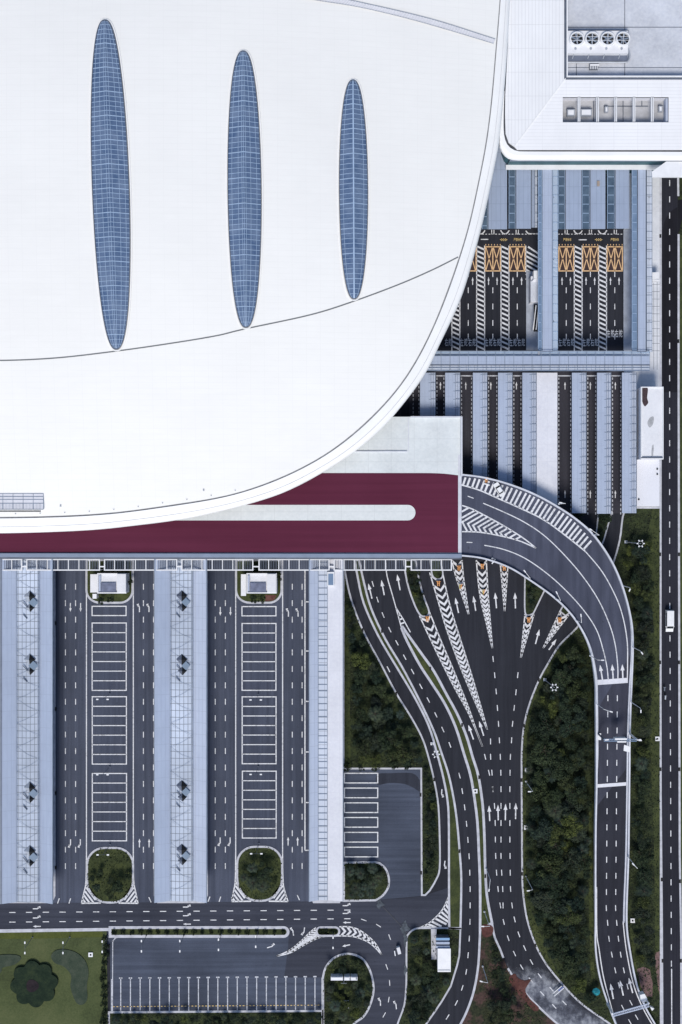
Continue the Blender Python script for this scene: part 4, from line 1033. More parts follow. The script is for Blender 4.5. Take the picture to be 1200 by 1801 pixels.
b = MB(); wp = [P(cc[0] + (o_[0] - cc[0]) * .84, cc[1] + (o_[1] - cc[1]) * .84, RZ) for o_ in Os]; b.wall(wp + wp[:1], .4, .5)
for i in range(NO):
    a, c = wp[i - 1], wp[i]; b.face([(a.x, a.y, 0), (c.x, c.y, 0), (c.x, c.y, RZ), (a.x, a.y, RZ)])
b.build('glass_wall', M['glass_teal'], term)
# thin band just inside the groove where the sheets end, and the long roof seam
b = MB(); sl_ = smooth([(-200, 622), (-80, 631), (0, 634), (100, 629.5), (205, 617.5), (300, 604), (380, 590.7), (429, 579), (545, 554), (620, 530.7), (700, 501), (760, 475), (806, 452)], 8)
b.ribbon([onroof(x, y, .05) for x, y in sl_], .3); o = b.build('expansion_joint', plain('joint_grey', (.17, .18, .19), .6), term); flipup(o)
b = MB()
for i in range(NO):
    pass
def band(a, c, name, mat, dz):
    b = MB(); A = [onroof(x, y, dz) for x, y in a]; B = [onroof(x, y, dz) for x, y in c]; b.loft([A, B]); o = b.build(name, M[mat], term); flipup(o)
tp = smooth([(520, -16), (560, -9), (609, 0), (708, 22), (774, 39), (840, 60), (871, 70)], 5); bt = smooth([(512, -6), (561, 2), (630, 13), (708, 31), (780, 51), (840, 69), (868, 77.5)], 5)
band(resample(tp, 40), resample(bt, 40), 'roof_walkway', 'lattice' if False else 'slab', .25)
b = MB()
for L in (tp, bt): b.wall([onroof(x, y, .25) for x, y in L], .12, .12)
b.build('walkway_rail', M['steel'], term)
b = MB()
for a, c in zip(resample(tp, 75), resample(bt, 75)): b.bar(onroof(*a, .35), onroof(*c, .35), .1, .1)
b.build('walkway_grating', plain('grating', (.74, .755, .78), .5), term)
# skylights
def skylight(x0, y0, x1, y1, w, n, wn, nm):
    L = n * 1; t0 = None
    def pt(s_, u, dz=0):
        wy = math.sqrt(max(0, 1 - (2 * s_ - 1) ** 2)) ** .82
        cx = x0 + (x1 - x0) * s_; cy = y0 + (y1 - y0) * s_; q = onroof(cx + u * w * wy, cy, 0)
        q.z += .25 + (1 - abs(u)) * 1.5 * wy + dz
        return q
    sk = None
    b = MB(); S_ = [.5 - .5 * math.cos(math.pi * i / 60) for i in range(61)]; S_[0] = .0002; S_[-1] = .9998
    b.loft([[pt(s_, u) for s_ in S_] for u in (-1, -.75, -.5, -.25, 0, .25, .5, .75, 1)]); g = b.build('skylight', M['glass_blue'], term); flipup(g)
    b = MB()
    for i in range(1, n):
        s_ = i / n
        for j in range(8): b.bar(pt(s_, -1 + j / 4, .05), pt(s_, -1 + (j + 1) / 4, .05), .18 if i % 5 == 0 else .1, .1)
    for u in wn:
        pts = [pt(s_, u, .05) for s_ in S_[2:-2]]
        for a, c in zip(pts, pts[1:]): b.bar(a, c, .3 if u == 0 and len(wn) < 4 else .075, .1)
    b.build('mullions', M['mullion'], g)
    b = MB(); ring = [pt(s_, -1, .1) for s_ in S_] + [pt(s_, 1, .1) for s_ in reversed(S_)]
    b.wall(ring, .14, .15, True); b.build('frame', M['dark_steel'], g)
    Lr, Rr = b.offs(ring, .62, True); cx_ = sum(p.x for p in ring) / len(ring); Lr = Lr if sum(abs(p.x - cx_) for p in Lr) > sum(abs(p.x - cx_) for p in Rr) else Rr
    b = MB(); b.wall([Vector((p.x, p.y, q.z - .3)) for p, q in zip(Lr, ring)], .3, .12, True); b.build('curb', M['rim'], g)
skylight(185, 36.5, 205.5, 614.5, 32.2, 68, (-.8, -.45, -.15, 0, .15, .5, .8), 'a')
skylight(428, 91, 433, 576, 29.2, 54, (-.75, -.35, -.12, 0, .12, .4, .75), 'b')
skylight(621, 142, 623, 526, 25, 44, (-.72, 0, .72), 'c')
# louvred plant enclosure near the left edge
b = MB(); q0 = onroof(-40, 868); q1 = onroof(78, 896); b.box(q0.x, q0.y, q1.z, q1.x, q1.y, q1.z + .8); pe = b.build('plant_enclosure', M['slab'], term)
b = MB(); zt = q1.z + .82
for k in range(8): x = q1.x - k * 2.35; b.bar((x, q0.y, zt), (x, q1.y, zt), .12, .06)
for k in (0, .2, .38, .62, 1): y = q0.y + (q1.y - q0.y) * k; b.bar((q0.x, y, zt + .05), (q1.x, y, zt + .05), .12, .06)
for k in range(50): x = q1.x - .6 - k * .33; b.bar((x, q0.y + (q1.y - q0.y) * .62, zt), (x, q1.y, zt), .05, .05)
b.build('louvre_bars', M['lattice_bar'], pe)
b = MB(); b.bar((q0.x, q1.y - .45, q1.z + .1), (q1.x - .8, q1.y - .45, q1.z + .1), .2, .2); b.build('drain', M['dark'], pe)
# small rooftop fittings along the gutter
Gq = resample(Gl, 700)
for i in list(range(4, 60, 6)):
    g = Gq[i]
    q = onroof(g[0] - 1, g[1] - 5, .1); b = MB(); b.box(q.x - .1, q.y - .1, q.z - .1, q.x + .1, q.y + .1, q.z + .15); b.build('roof_anchor', M['steel'], term)
for g in ((358.5, 862.5), (107, 890)):
    q = onroof(g[0], g[1], .1); b = MB(); b.box(q.x - .14, q.y - .18, q.z - .1, q.x + .14, q.y + .18, q.z + .3); b.build('roof_anchor', M['steel'], term)
for g in ((806, 456), (744, 612), (876, 50), (852, 262), (646, 745), (700, 671), (860, 160)):
    pass

# ------------------------------------------------------------------ office building, upper right
OZ = 14.0
off = thing('office_building', 'white office building with flat ribbed roof and sunken plant court, upper right corner', 'building', P(1060, 150, 0))
b = MB()
body = [(905, 283.5), (1260, 283.5), (1260, -100), (905, -100)]
b.prism([P(x, y, OZ) for x, y in [(899, -100), (1300, -100), (1300, 276), (905, 276), (894, 268), (889, 255)]], 0, OZ - 3.4); b.build('wall', M['glass_teal'], off)
def plate(pts, name, mat, z=OZ, th=.5):
    b = MB(); b.prism([P(x, y, z) for x, y in pts], z - th, z); return b.build(name, M[mat], off)
wp_ = [(897.5, -100), (995, -100), (995, 138), (905, 258), (895, 251), (889.5, 235), (888.5, 200), (889, 167), (893.5, 80)]
plate(wp_, 'ribbed_roof', 'white_sheet_v')
plate([(995.3, 138), (1300, 138), (1300, 171), (970.6, 171)], 'roof_panel', 'white_sheet_h')
plate([(970.3, 171.1), (990, 171.1), (990, 215), (937.6, 215)], 'roof_panel', 'white_sheet_h')
plate([(1176, 171.1), (1300, 171.1), (1300, 215), (1176, 215)], 'roof_panel', 'white_sheet_h')
plate([(937.3, 215.1), (1300, 215.1), (1300, 263.6), (910, 263.6), (905.3, 258.3)], 'roof_panel', 'white_sheet_h', OZ + .004)
b = MB(); b.bar(P(995, 138, OZ + .05), P(905, 258, OZ + .05), .2, .1); b.build('hip_seam', M['rim'], off)
g = smooth([(887.8, 160), (886.5, 200), (887.5, 235), (893, 252), (900, 259.5), (911, 264.6)], 6) + [(1300, 265.4)]
o_ = smooth([(885.5, 160), (879, 230), (878.5, 257), (884, 270), (893, 279), (907, 282.3)], 6) + [(1300, 283)]
g_ = resample(g, 60); o2 = resample(o_, 60)
b = MB(); mixp = lambda k, z: [P(a[0] * (1 - k) + c[0] * k, a[1] * (1 - k) + c[1] * k, z) for a, c in zip(g_, o2)]
b.loft([mixp(.1, OZ - .02), mixp(.5, OZ - .05), mixp(.88, OZ - .3), mixp(1, OZ - .9), mixp(.9, OZ - 1.6)]); o = b.build('rim', M['rim'], off, shade=True); flipup(o)
plate([(889, -100), (1300, -100), (1300, 275), (907, 275), (893, 268), (884, 245), (886, 160)], 'roof_base', 'dark', OZ - .55, .3) if False else None
b = MB(); b.ribbon([P(x, y, OZ - .25) for x, y in g], .55); b.build('gutter', M['dark'], off); flipup(off.children[-1])
# facade strip and ledge
b = MB(); yw = P(0, 290, 8.0).y; xl = P(893, 0, 8).x; b.box(xl, yw, 7.4, 110, yw + 1, OZ - 1.7); b.build('curtain_wall', M['glass_teal'], off)
b = MB(); b.box(xl, yw - .08, 11.2, 110, yw + .5, OZ - 1.75); b.build('soffit_band', plain('blue_grey_band', (.26, .29, .37), .5), off)
b = MB(); p0 = P(890, 298, 8.0); b.box(p0.x, p0.y, 7.6, 110, yw, 8.0); b.build('ledge', M['white_metal'], off)
b = MB(); b.prism([P(x, y, 13.2) for x, y in [(1172, 284), (1300, 284), (1300, 311.5), (1147.5, 311.5), (1146.5, 302)]], 12.6, 13.2); b.build('corner_canopy', M['white_metal'], off)
# sunken plant court
b = MB(); CZ = 11.6
b.poly([P(x, y, CZ) for x, y in [(996, -100), (1300, -100), (1300, 136), (996, 136)]]); b.build('court_floor', M['roof_concrete'], off)
b = MB(); 
c0 = [P(996, -100, OZ), P(996, 137, OZ), P(1300, 137, OZ)]
for a, c in ((c0[0], c0[1]), (c0[1], c0[2])): b.face([(a.x, a.y, CZ - .2), (c.x, c.y, CZ - .2), (c.x, c.y, OZ - .02), (a.x, a.y, OZ - .02)])
b.build('court_wall', M['roof_concrete'], off)
b = MB(); b.wall([P(994.2, -100, OZ - .1), P(994.2, 138.5, OZ - .1), P(1300, 138.5, OZ - .1)], .5, .12); b.build('court_gutter', M['dark_steel'], off)
b = MB(); b.wall([P(997.3, -100, OZ - .1), P(997.3, 135.2, OZ - .1), P(1300, 135.2, OZ - .1)], .28, .45); b.build('court_rail', M['white_metal'], off)
b = MB()
for pts in ([(998, 48), (1200, 48)], [(998, 119), (1300, 119)], [(1099, -50), (1099, 135)], [(1014, 112), (1014, 135)]): b.wall([P(x, y, CZ + .005) for x, y in pts], .16, .06)
b.build('floor_joint', plain('joint_dark', (.16, .18, .22), .7), off)
# the recess with paired beams
b = MB(); RZ2 = OZ - 2.6; b.poly([P(x, y, RZ2) for x, y in [(975, 160), (1185, 160), (1185, 225), (975, 225)]]); b.build('recess_floor', plain('recess_floor', (.43, .435, .455), .8, .22, .5), off)
b = MB(); ring = [P(x, y, OZ) for x, y in [(990, 171), (1176, 171), (1176, 215), (990, 215)]]
for i in range(4): a, c = ring[i - 1], ring[i]; b.face([(a.x, a.y, RZ2 - .1), (c.x, c.y, RZ2 - .1), (c.x, c.y, OZ - .01), (a.x, a.y, OZ - .01)])
b.build('recess_wall', M['slab'], off)
for x in (1018, 1050.6, 1082.4, 1114.6, 1146.6):
    b = MB()
    for dx in (-1.4, 1.4): b.wall([P(x + dx, 171.3, OZ - .5), P(x + dx, 214.7, OZ - .5)], .22, .5)
    b.build('recess_beam', M['white_metal'], off)
b = MB(); b.pbox(1171, 173, 1175, 214, RZ2, RZ2 + 2); b.build('recess_duct', M['canopy_pale'], off)
b = MB()
for pts in ([(1096, 172), (1096, 214)], [(1070, 187), (1140, 187)], [(1044, 172), (1044, 214)], [(1129, 172), (1129, 187)]): b.wall([P(x, y, RZ2 + .005) for x, y in pts], .18, .1)
b.build('floor_pipe', M['dark_steel'], off)
def unit(lab, x0, y0, x1, y1, h):
    t = thing('air_handler', lab, 'air handler', P((x0 + x1) / 2, (y0 + y1) / 2, RZ2), 'air handlers in the roof recess')
    b = MB(); b.pbox(x0, y0, x1, y1, RZ2 + .15, RZ2 + h); b.build('casing', M['steel'], t)
    b = MB(); b.pbox(x0 + 1.5, y0 + 1.5, x1 - 1.5, y1 - 1.5, RZ2 + h, RZ2 + h + .12); b.build('lid', M['white_metal'], t)
    b = MB(); b.pbox(x0 - 1.5, y0 - 1, x1 + 1, y0 - .2, RZ2, RZ2 + .25); b.build('base_rail', M['dark_steel'], t)
unit('grey air handling unit at the left end of the roof recess', 998, 192, 1011, 203, 1.5)
unit('longer grey air handling unit right of the first recess beam', 1022, 191.5, 1041, 203, 1.5)
unit('narrow upright grey unit between second and third recess beams', 1064, 187, 1070, 197, 1.2)
unit('small grey box unit between the last two recess beams', 1159, 186, 1165.5, 196, 1.2)
# cooling unit with four fans
ct = thing('cooling_tower', 'white rooftop cooling tower with a row of four round fans', 'cooling tower', P(1053, 80, CZ))
b = MB(); b.pbox(999, 54, 1105, 93.5, CZ + .1, CZ + 2.6); b.build('casing', M['white_roof'], ct)
b = MB(); b.pbox(999, 52.5, 1106, 56.5, CZ + .1, CZ + 1.6); b.build('rear_louvre', M['louver'], ct)
b = MB(); b.pbox(998, 94, 1104, 107, CZ + .1, CZ + 1.2); b.build('front_louvre', M['louver'], ct)
zt = CZ + 2.6
for x in (1015.3, 1042.3, 1069.5, 1096.5):
    q = P(x, 67.5, zt + .9); r = 1.62; b = MB(); n = 28
    ci = lambda rr, z: [Vector((q.x + rr * math.cos(2 * math.pi * i / n), q.y + rr * math.sin(2 * math.pi * i / n), z)) for i in range(n + 1)]
    b.loft([ci(r * 1.12, zt), ci(r, zt + .9), ci(r * .86, zt + .9), ci(r * .86, zt + .1)]); fan = b.build('fan_ring', M['white_metal'], ct)
    b = MB(); b.poly(ci(r * .86, zt + .12)[:-1]); b.build('fan_well', M['black'], fan)
    b = MB()
    for k in range(6):
        a = k * math.pi / 3 + x; b.bar((q.x + .2 * math.cos(a), q.y + .2 * math.sin(a), zt + .4), (q.x + r * .82 * math.cos(a + .12), q.y + r * .82 * math.sin(a + .12), zt + .4), .34, .06)
    b.tube((q.x, q.y, zt + .2), (q.x, q.y, zt + .55), .3, .25, 10); b.build('fan_blades', M['lattice_bar'], fan)
    b = MB()
    for k in (-1, 1):
        y = q.y + k * .45; hx = math.sqrt(max(0, (r * .95) ** 2 - (k * .45) ** 2)); b.bar((q.x - hx, y, zt + .93), (q.x + hx, y, zt + .93), .07, .05)
    b.bar((q.x, q.y - r * .95, zt + .95), (q.x, q.y + r * .95, zt + .95), .07, .05); b.build('fan_guard', M['white_metal'], fan)
    b = MB(); a = P(x - 3, 86, CZ + 2.7); c = P(x - 10, 108, CZ + .7); b.tube(a, c, .11, .11, 8); b.tube(a + Vector((0, 0, .02)), a + Vector((0, 0, .3)), .25, .25, 8); b.build('feed_pipe', M['steel'], ct)
b = MB()
pp = smooth([(998, 109.5), (1060, 109.5), (1098, 109.5), (1104, 108), (1107, 103), (1107.5, 94), (1105.5, 88)], 4)
pts = [P(x, y, CZ + .9) for x, y in pp]
for a, c in zip(pts, pts[1:]): b.tube(a, c, .2, .2, 8)
b.build('header_pipe', M['steel'], ct)
t = thing('rooftop_vent_box', 'small slatted vent box on the court floor below the cooling tower', 'vent box', P(1044, 118, CZ))
b = MB(); b.pbox(1037, 113, 1052, 122, CZ, CZ + .6); b.build('box', M['dark_steel'], t)
b = MB(); b.pbox(1038, 112.5, 1054, 115.5, CZ + .6, CZ + .75)
for k in range(5): b.pbox(1038 + k * 3, 116, 1039.2 + k * 3, 121.5, CZ + .6, CZ + .7)
b.build('slats', M['white_metal'], t)

# ------------------------------------------------------------------ toll canopies, north group
def toll(name, label, parts, y0, y1, z, group, cols=True, ribs=None):
    xs = [p[0] for p in parts] + [p[1] for p in parts]
    t = thing(name, label, 'canopy', P((min(xs) + max(xs)) / 2, (y0 + y1) / 2, 0), group)
    for x0, x1, kind, dz in parts:
        b = MB(); b.pbox(x0, y0, x1, y1, z + dz - .22, z + dz)
        o = b.build('roof_sheet' if 'canopy' in kind else 'glazed_strip', M[kind], t)
        if kind in ('glass_dark', 'glass_pale', 'clear', 'grid'):
            r = MB(); y = y0 + 3
            while y < y1: r.bar(P(x0, y, z + dz + .04), P(x1, y, z + dz + .04), .12, .08); y += 16
            for x in (x0 + .4, x1 - .4): r.bar(P(x, y0, z + dz + .04), P(x, y1, z + dz + .04), .1, .08)
            r.build('glazing_bars', M['mullion' if kind != 'grid' else 'lattice_bar'], o)
    if cols:
        xm = P((min(xs) + max(xs)) / 2, 0, 0).x
        for k in range(3):
            q = P(0, y0 + (y1 - y0) * (k + .5) / 3, z); b = MB(); b.tube((xm, q.y, 0), (xm, q.y, z - .3), .25, .25); b.build('column', M['steel'], t)
    return t
g1 = 'blue sheet roofs north of the toll lanes'
top_g = [('nearly hidden blue sheet roof tucked under the white curved roof', [(858, 892, 'canopy_dark', 0), (848, 857.6, 'glass_dark', -.3)], 403),
         ('blue sheet roof with dark glazed strip under the office corner', [(907, 934, 'canopy_dark', 0), (895, 906.5, 'glass_dark', -.3)], 402),
         ('blue sheet roof with two glazed strips right of the long central canopy', [(994, 1023, 'canopy_dark', 0), (982, 993.6, 'glass_dark', -.3)], 403),
         ('blue sheet roof bearing a small tan hatch, middle of the north toll roofs', [(1037.5, 1065, 'canopy_dark', 0), (1024, 1037, 'glass_dark', -.3)], 402.5),
         ('easternmost broad blue sheet roof north of the yellow boxes', [(1081.5, 1107, 'canopy_dark', 0), (1068, 1081, 'glass_dark', -.3)], 402)]
for lab, parts, ye in top_g:
    t = toll('toll_roof', lab, parts, 250 if 'hidden' in lab else 292, ye, 6.5, g1)
    for x in (parts[0][0] + .5,): b = MB(); b.bar(P(x, 292, 6.55), P(x, ye, 6.55), .22, .12); b.build('edge_gutter', M['dark_steel'], t)
    if 'hatch' in lab:
        b = MB(); b.pbox(1050.5, 318, 1055, 327, 6.5, 6.8); b.build('roof_hatch', plain('tan_hatch', (.34, .28, .24), .7), t)
b = MB()
t = toll('service_gallery', 'narrow grey pipe gallery left of the long central canopy', [(935, 940.5, 'canopy_dark', -1.5), (941, 945.5, 'grid', -1.2)], 292, 400, 6.5, None)
t = toll('long_canopy', 'long blue canopy running down the middle of the toll lanes', [(946.5, 953.5, 'glass_pale', -.3), (954, 972, 'canopy', 0), (972.5, 981.5, 'clear', -.3)], 292, 619, 7.4, 'long blue canopies crossing the toll plaza')
for x in (954.3, 971.7): b = MB(); b.bar(P(x, 292, 7.45), P(x, 619, 7.45), .18, .12); b.build('edge_gutter', M['lattice_bar'], t)
t = toll('long_canopy', 'long blue canopy at the right edge of the toll lanes beside the pavement', [(1111.5, 1121, 'glass_pale', -.3), (1121.5, 1137, 'canopy', 0), (1137.5, 1147.5, 'grid', -.4)], 292, 619, 7.4, 'long blue canopies crossing the toll plaza')
for x in (1121.7, 1136.7): b = MB(); b.bar(P(x, 292, 7.45), P(x, 619, 7.45), .18, .12); b.build('edge_gutter', M['dark_steel'], t)
t = toll('cross_gallery', 'wide blue cross gallery separating the upper and lower toll lanes', [(735, 1143, 'clear', -.6)], 617, 626, 8.0, None)
for yy, ye, mt, dz in ((626.2, 642, 'canopy', .0), (642.3, 652, 'grid', -.2)):
    b = MB(); b.pbox(735, yy, 1143, ye, 8.0 + dz - .22, 8.0 + dz); b.build('roof_sheet', M[mt], t)
b = MB()
for x in range(760, 1143, 16): b.bar(P(x, 617.5, 8.05), P(x, 652, 8.05), .12, .08)
for y in (617.5, 626, 642.3, 652, 647): b.bar(P(735, y, 8.06), P(1143, y, 8.06), .14, .08)
b.build('gallery_frame', M['lattice_bar'], t)
b = MB(); b.bar(P(735, 642.2, 8.1), P(1143, 642.2, 8.1), .2, .1); b.build('edge_rail', M['dark_steel'], t)
# booths and platforms between the toll lanes
pv = holder('toll_pavement')
for x0, x1, y0, y1 in ((925.5, 954, 478, 616), (972, 981, 492, 616), (1096.6, 1112, 404, 616)):
    b = MB(); b.prism([P(x, y) for x, y in ((x0, y0), (x1, y0), (x1, y1), (x0, y1))], 0, .22); b.build('island', plain('island_paving', (.36, .39, .45), .8, .2, .6), pv)
t = thing('toll_booth', 'white toll office with sloping roof beside the central canopy', 'booth', P(940, 500, 0))
b = MB(); b.pbox(934, 486, 951, 531, .2, 4); b.build('wall', M['slab'], t)
b = MB(); b.pbox(933.5, 494, 951.5, 530, 4, 4.3); b.build('roof', M['roof_concrete'], t)
b = MB(); b.pbox(939, 476, 952.5, 490, 3.2, 5.4); b.build('upper_box', M['white_metal'], t)
b = MB(); a, c, e, f = P(935, 496, 4.32), P(949, 496, 4.32), P(951, 490.5, 5.3), P(939.5, 490.5, 5.3); b.face([a, c, e, f]); b.build('sloping_roof', M['slab'], t); flipup(t.children[-1])
for i, (x, lab) in enumerate(((941, 'left one of two slim white rails leaning beside the toll office'), (946, 'right one of two slim white rails leaning beside the toll office'))):
    t = thing('handrail', lab, 'handrail', P(x, 555, 0), 'slim white stair rails')
    b = MB(); b.bar(P(x + 2, 537, 3.4), P(x - 3, 580, 3.4), .22, .2); b.build('rail', M['white_metal'], t)
    b = MB(); b.tube(P(x + 2, 539, 3.3), Vector((P(x + 2, 539, 3.3).x, P(x + 2, 539, 3.3).y, .2)), .06, .06, 6); b.build('post', M['steel'], t)
    b = MB(); b.tube(P(x - 3, 578, 3.3), Vector((P(x - 3, 578, 3.3).x, P(x - 3, 578, 3.3).y, .2)), .06, .06, 6); b.build('post', M['steel'], t)
b = MB(); b.pbox(939, 535, 948, 583, 2.6, 2.8); tag(b.build('stair_well', M['black']), 'dark stair opening under the two slim rails by the toll office', 'stairwell')
t = thing('service_kiosk', 'small white flat kiosk at the edge of the right pavement', 'kiosk', P(1151, 485, 0))
b = MB(); b.pbox(1143, 478.5, 1160, 493, .1, 3.2); b.build('wall', M['white_roof'], t)
b = MB(); b.pbox(1142.5, 491.5, 1160.5, 494, 3.2, 3.4); b.pbox(1144, 479, 1154, 491, 3.2, 3.45); b.build('roof', M['white_metal'], t)
b = MB()
for y in range(500, 620, 13): b.wall([P(1138, y, .11), P(1162, y, .11)], .08, .015)
for x in (1143, 1150, 1156): b.wall([P(x, 496, .112), P(x, 650, .112)], .08, .015)
struct(b.build('pavement_joints', M['dark_steel']))

# lower canopies
g2 = 'blue lane canopies south of the cross gallery'
low = [((739, 766.3), 655, 732, 'first blue lane canopy from the left, mostly behind the white roof edge', 1),
       ((783.3, 809.6), 655, 732, 'second blue lane canopy from the left, ending at the concrete forecourt', 1),
       ((832, 857.3), 655, 860, 'third blue lane canopy from the left, passing under the ramp', 0),
       ((876.3, 901.6), 655, 880, 'fourth blue lane canopy from the left, passing under the ramp', 0),
       ((919, 943.6), 655, 892, 'fifth blue lane canopy, touching the white slab', 0),
       ((1006.3, 1031.6), 655, 902.5, 'blue lane canopy just right of the white slab lane', 1),
       ((1050.3, 1075.2), 655, 903.5, 'blue lane canopy second from the right', 1),
       ((1094.3, 1119.8), 655, 902.5, 'rightmost blue lane canopy beside the white control building', 1)]
for (x0, x1), y0, y1, lab, s_ in low:
    LZ = 4.4
    xm = x1 - 8
    t = toll('lane_canopy', lab, [(x0, xm - .2, 'canopy', 0), (xm, x1, 'canopy_pale', -.25)], y0 + .5, y1, 4.4, g2)
    b = MB()
    for x in (xm, xm + 3.8, x1 - .4): b.bar(P(x, y0, 4.46), P(x, y1, 4.46), .1, .08)
    y = y0 + 4
    while y < y1: b.bar(P(xm - 4, y, 4.45), P(x1, y, 4.45), .09, .07); y += 14.5
    b.build('glazing_bars', M['lattice_bar'], t)
t = thing('white_slab_roof', 'broad white slab roof between the left and right lane canopies', 'roof', P(962, 770, 0))
b = MB(); b.pbox(944.2, 655.5, 980.6, 905, 4.2, 4.5); b.build('slab', M['slab'], t)
b = MB(); b.pbox(950, 660, 975, 900, .1, 4.2); b.build('wall', M['slab'], t)
b = MB(); b.pbox(706, 705, 720, 731, .1, .12); struct(b.build('dark_yard_pavement', M['asphalt']))

# control building
t = thing('control_building', 'white flat roofed control building with a dark soil patch on its roof', 'building', P(1145, 745, 0))
b = MB(); b.pbox(1128, 681, 1166, 807, 0, 6.6); b.build('wall', M['slab'], t)
b = MB(); b.pbox(1127, 680, 1167, 808, 6.6, 7.0); b.build('roof', M['white_roof'], t)
b = MB(); b.wall([P(x, y, 7.0) for x, y in ((1128.2, 681.2), (1165.8, 681.2), (1165.8, 806.5), (1128.2, 806.5))], .22, .35, True); b.build('parapet', M['white_metal'], t)
b = MB(); b.poly([P(x, y, 7.03) for x, y in smooth([(1129.5, 682.5), (1139, 682), (1139.5, 690), (1138.5, 700), (1140.5, 708), (1137, 713), (1134, 714.5), (1130, 707), (1129, 695)], 3, True)]); b.build('dark_soil_patch', M['rust'], t)
b = MB(); b.poly([P(x, y, 7.02) for x, y in smooth([(1143, 735), (1150, 733), (1149, 745), (1143, 752), (1139, 744)], 4, True)]); b.poly([P(x, y, 7.02) for x, y in smooth([(1147, 785), (1150, 783), (1149, 800), (1146, 802)], 4, True)])
b.build('damp_stain', plain('damp_stain', (.40, .41, .43), .8, .25, 1.2), t)
b = MB(); b.pbox(1128, 804, 1166, 806, 7.36, 7.4); b.build('coping', M['dark_steel'], t)
b = MB(); b.pbox(1120.6, 700, 1126, 791, .12, 1.0); o = b.build('dark_side_strip', M['dark_steel'], t)  # low dark box along the left foot of the wall
b = MB()
for y in (718, 731, 736, 741, 746, 750): b.bar(P(1119.5, y, 1.2), P(1127, y, 1.2), .12, .08)
b.build('side_strip_bars', M['steel'], o)
t = thing('white_forecourt_roof', 'plain white low flat roof with three small vents below the control building', 'roof', P(1140, 850, 0))
b = MB(); b.pbox(1120.3, 808.5, 1160, 890, .1, 2.4); b.build('slab', plain('smooth_white_slab', (.72, .73, .78), .7, .05, .1), t)
for x, y in ((1156, 825), (1156, 834), (1123.5, 878.5)):
    q = P(x, y, 2.4); b = MB(); b.tube((q.x, q.y, 2.4), (q.x, q.y, 2.7), .2, .2, 10); b.build('vent', M['black'], t)

# ------------------------------------------------------------------ utility building lower middle
t = thing('pump_house', 'small white pump house with blue louvred roof strips among the trees', 'hut', P(780, 1680, 0))
b = MB(); b.pbox(770.5, 1669, 792.5, 1709, .1, 3.4); b.build('wall', M['slab'], t)
b = MB(); b.pbox(770, 1668.5, 793, 1709.5, 3.4, 3.6); b.build('roof', M['white_metal'], t)
b = MB(); b.pbox(770.8, 1706.5, 792.2, 1707.5, 3.6, 3.75); b.build('roof_edge', M['steel'], t)
b = MB(); b.pbox(768.5, 1650, 790, 1668, .1, 2.8); b.build('annexe', M['dark_steel'], t)
for y in (1652, 1659, 1666): b = MB(); b.pbox(767, y - 2.2, 791, y + 1.6, 2.8, 3.1); b.build('blue_louvre', plain('bright_blue_sheet', (.20, .36, .58), .4, .1) if y == 1652 else M['canopy'], t)
b = MB(); b.prism([P(x, y) for x, y in ((758, 1633), (768, 1633), (768, 1687), (759, 1687))], .1, .35); struct(b.build('hut_path', M['kerb']))

# ------------------------------------------------------------------ street furniture
def lamp_tube(b, pts, r0, r1):
    for i in range(len(pts) - 1):
        b.tube(pts[i], pts[i + 1], r0 + (r1 - r0) * i / (len(pts) - 1), r0 + (r1 - r0) * (i + 1) / (len(pts) - 1), 8)
def single_lamp(bx, by, hx, hy, label, zb=0, h=11.5, group='single arm street lamps'):
    q = P(bx, by, zb); hd = P(hx, hy, zb + h); t = thing('street_lamp', label, 'street lamp', q, group)
    tp_ = Vector((q.x, q.y, zb + h - .3)); b = MB(); b.tube((q.x, q.y, zb), (q.x, q.y, zb + .5), .22, .2, 10); lamp_tube(b, [q, tp_], .10, .06); b.build('pole', M['white_metal'], t)
    v = hd - tp_; v.z = 0
    if v.length > 2.2: v = v.normalized() * 2.2
    hd = tp_ + v + Vector((0, 0, .5)); b = MB(); b.tube(tp_, hd, .06, .05, 8); b.build('arm', M['white_metal'], t)
    b = MB(); e = v.normalized() if v.length > .1 else Vector((1, 0, 0)); b.bar(hd - e * .1, hd + e * .6, .26, .12); b.build('lamp_head', M['white_metal'], t)
def twin_lamp(mx, my, ax, label, h=9.3, group='twin headed parking lamps'):
    tp_ = P(mx, my, h); q = Vector((tp_.x, tp_.y, 0)); t = thing('twin_lamp', label, 'street lamp', q, group)
    b = MB(); lamp_tube(b, [q, tp_], .07, .045); b.tube(q, q + Vector((0, 0, .4)), .2, .17, 10); b.build('pole', M['dark_steel'], t)
    d_ = Vector((1.2, 0, 0)) if ax == 'x' else Vector((0, 1.2, 0))
    b = MB(); b.tube(tp_ - d_, tp_ + d_, .025, .025, 6); b.build('cross_arm', M['dark_steel'], t)
    for s_ in (-1, 1): b = MB(); b.bar(tp_ + d_ * s_ * .8, tp_ + d_ * s_ * 1.25, .3, .14); b.build('lamp_head', M['white_metal'], t)
for mx, my, lab in ((180.5, 1230, 'twin lamp at the top of the third block of bays, left coach lot'), (180.5, 1362.5, 'twin lamp at the top of the lowest block of bays, left coach lot'), (181, 1503.5, 'twin lamp in the tree island of the left coach lot'), (450, 1231, 'twin lamp at the top of the third block of bays, right coach lot'), (450, 1362, 'twin lamp at the top of the lowest block of bays, right coach lot'), (451, 1501.5, 'twin lamp in the tree island of the right coach lot')): twin_lamp(mx, my, 'x', lab)
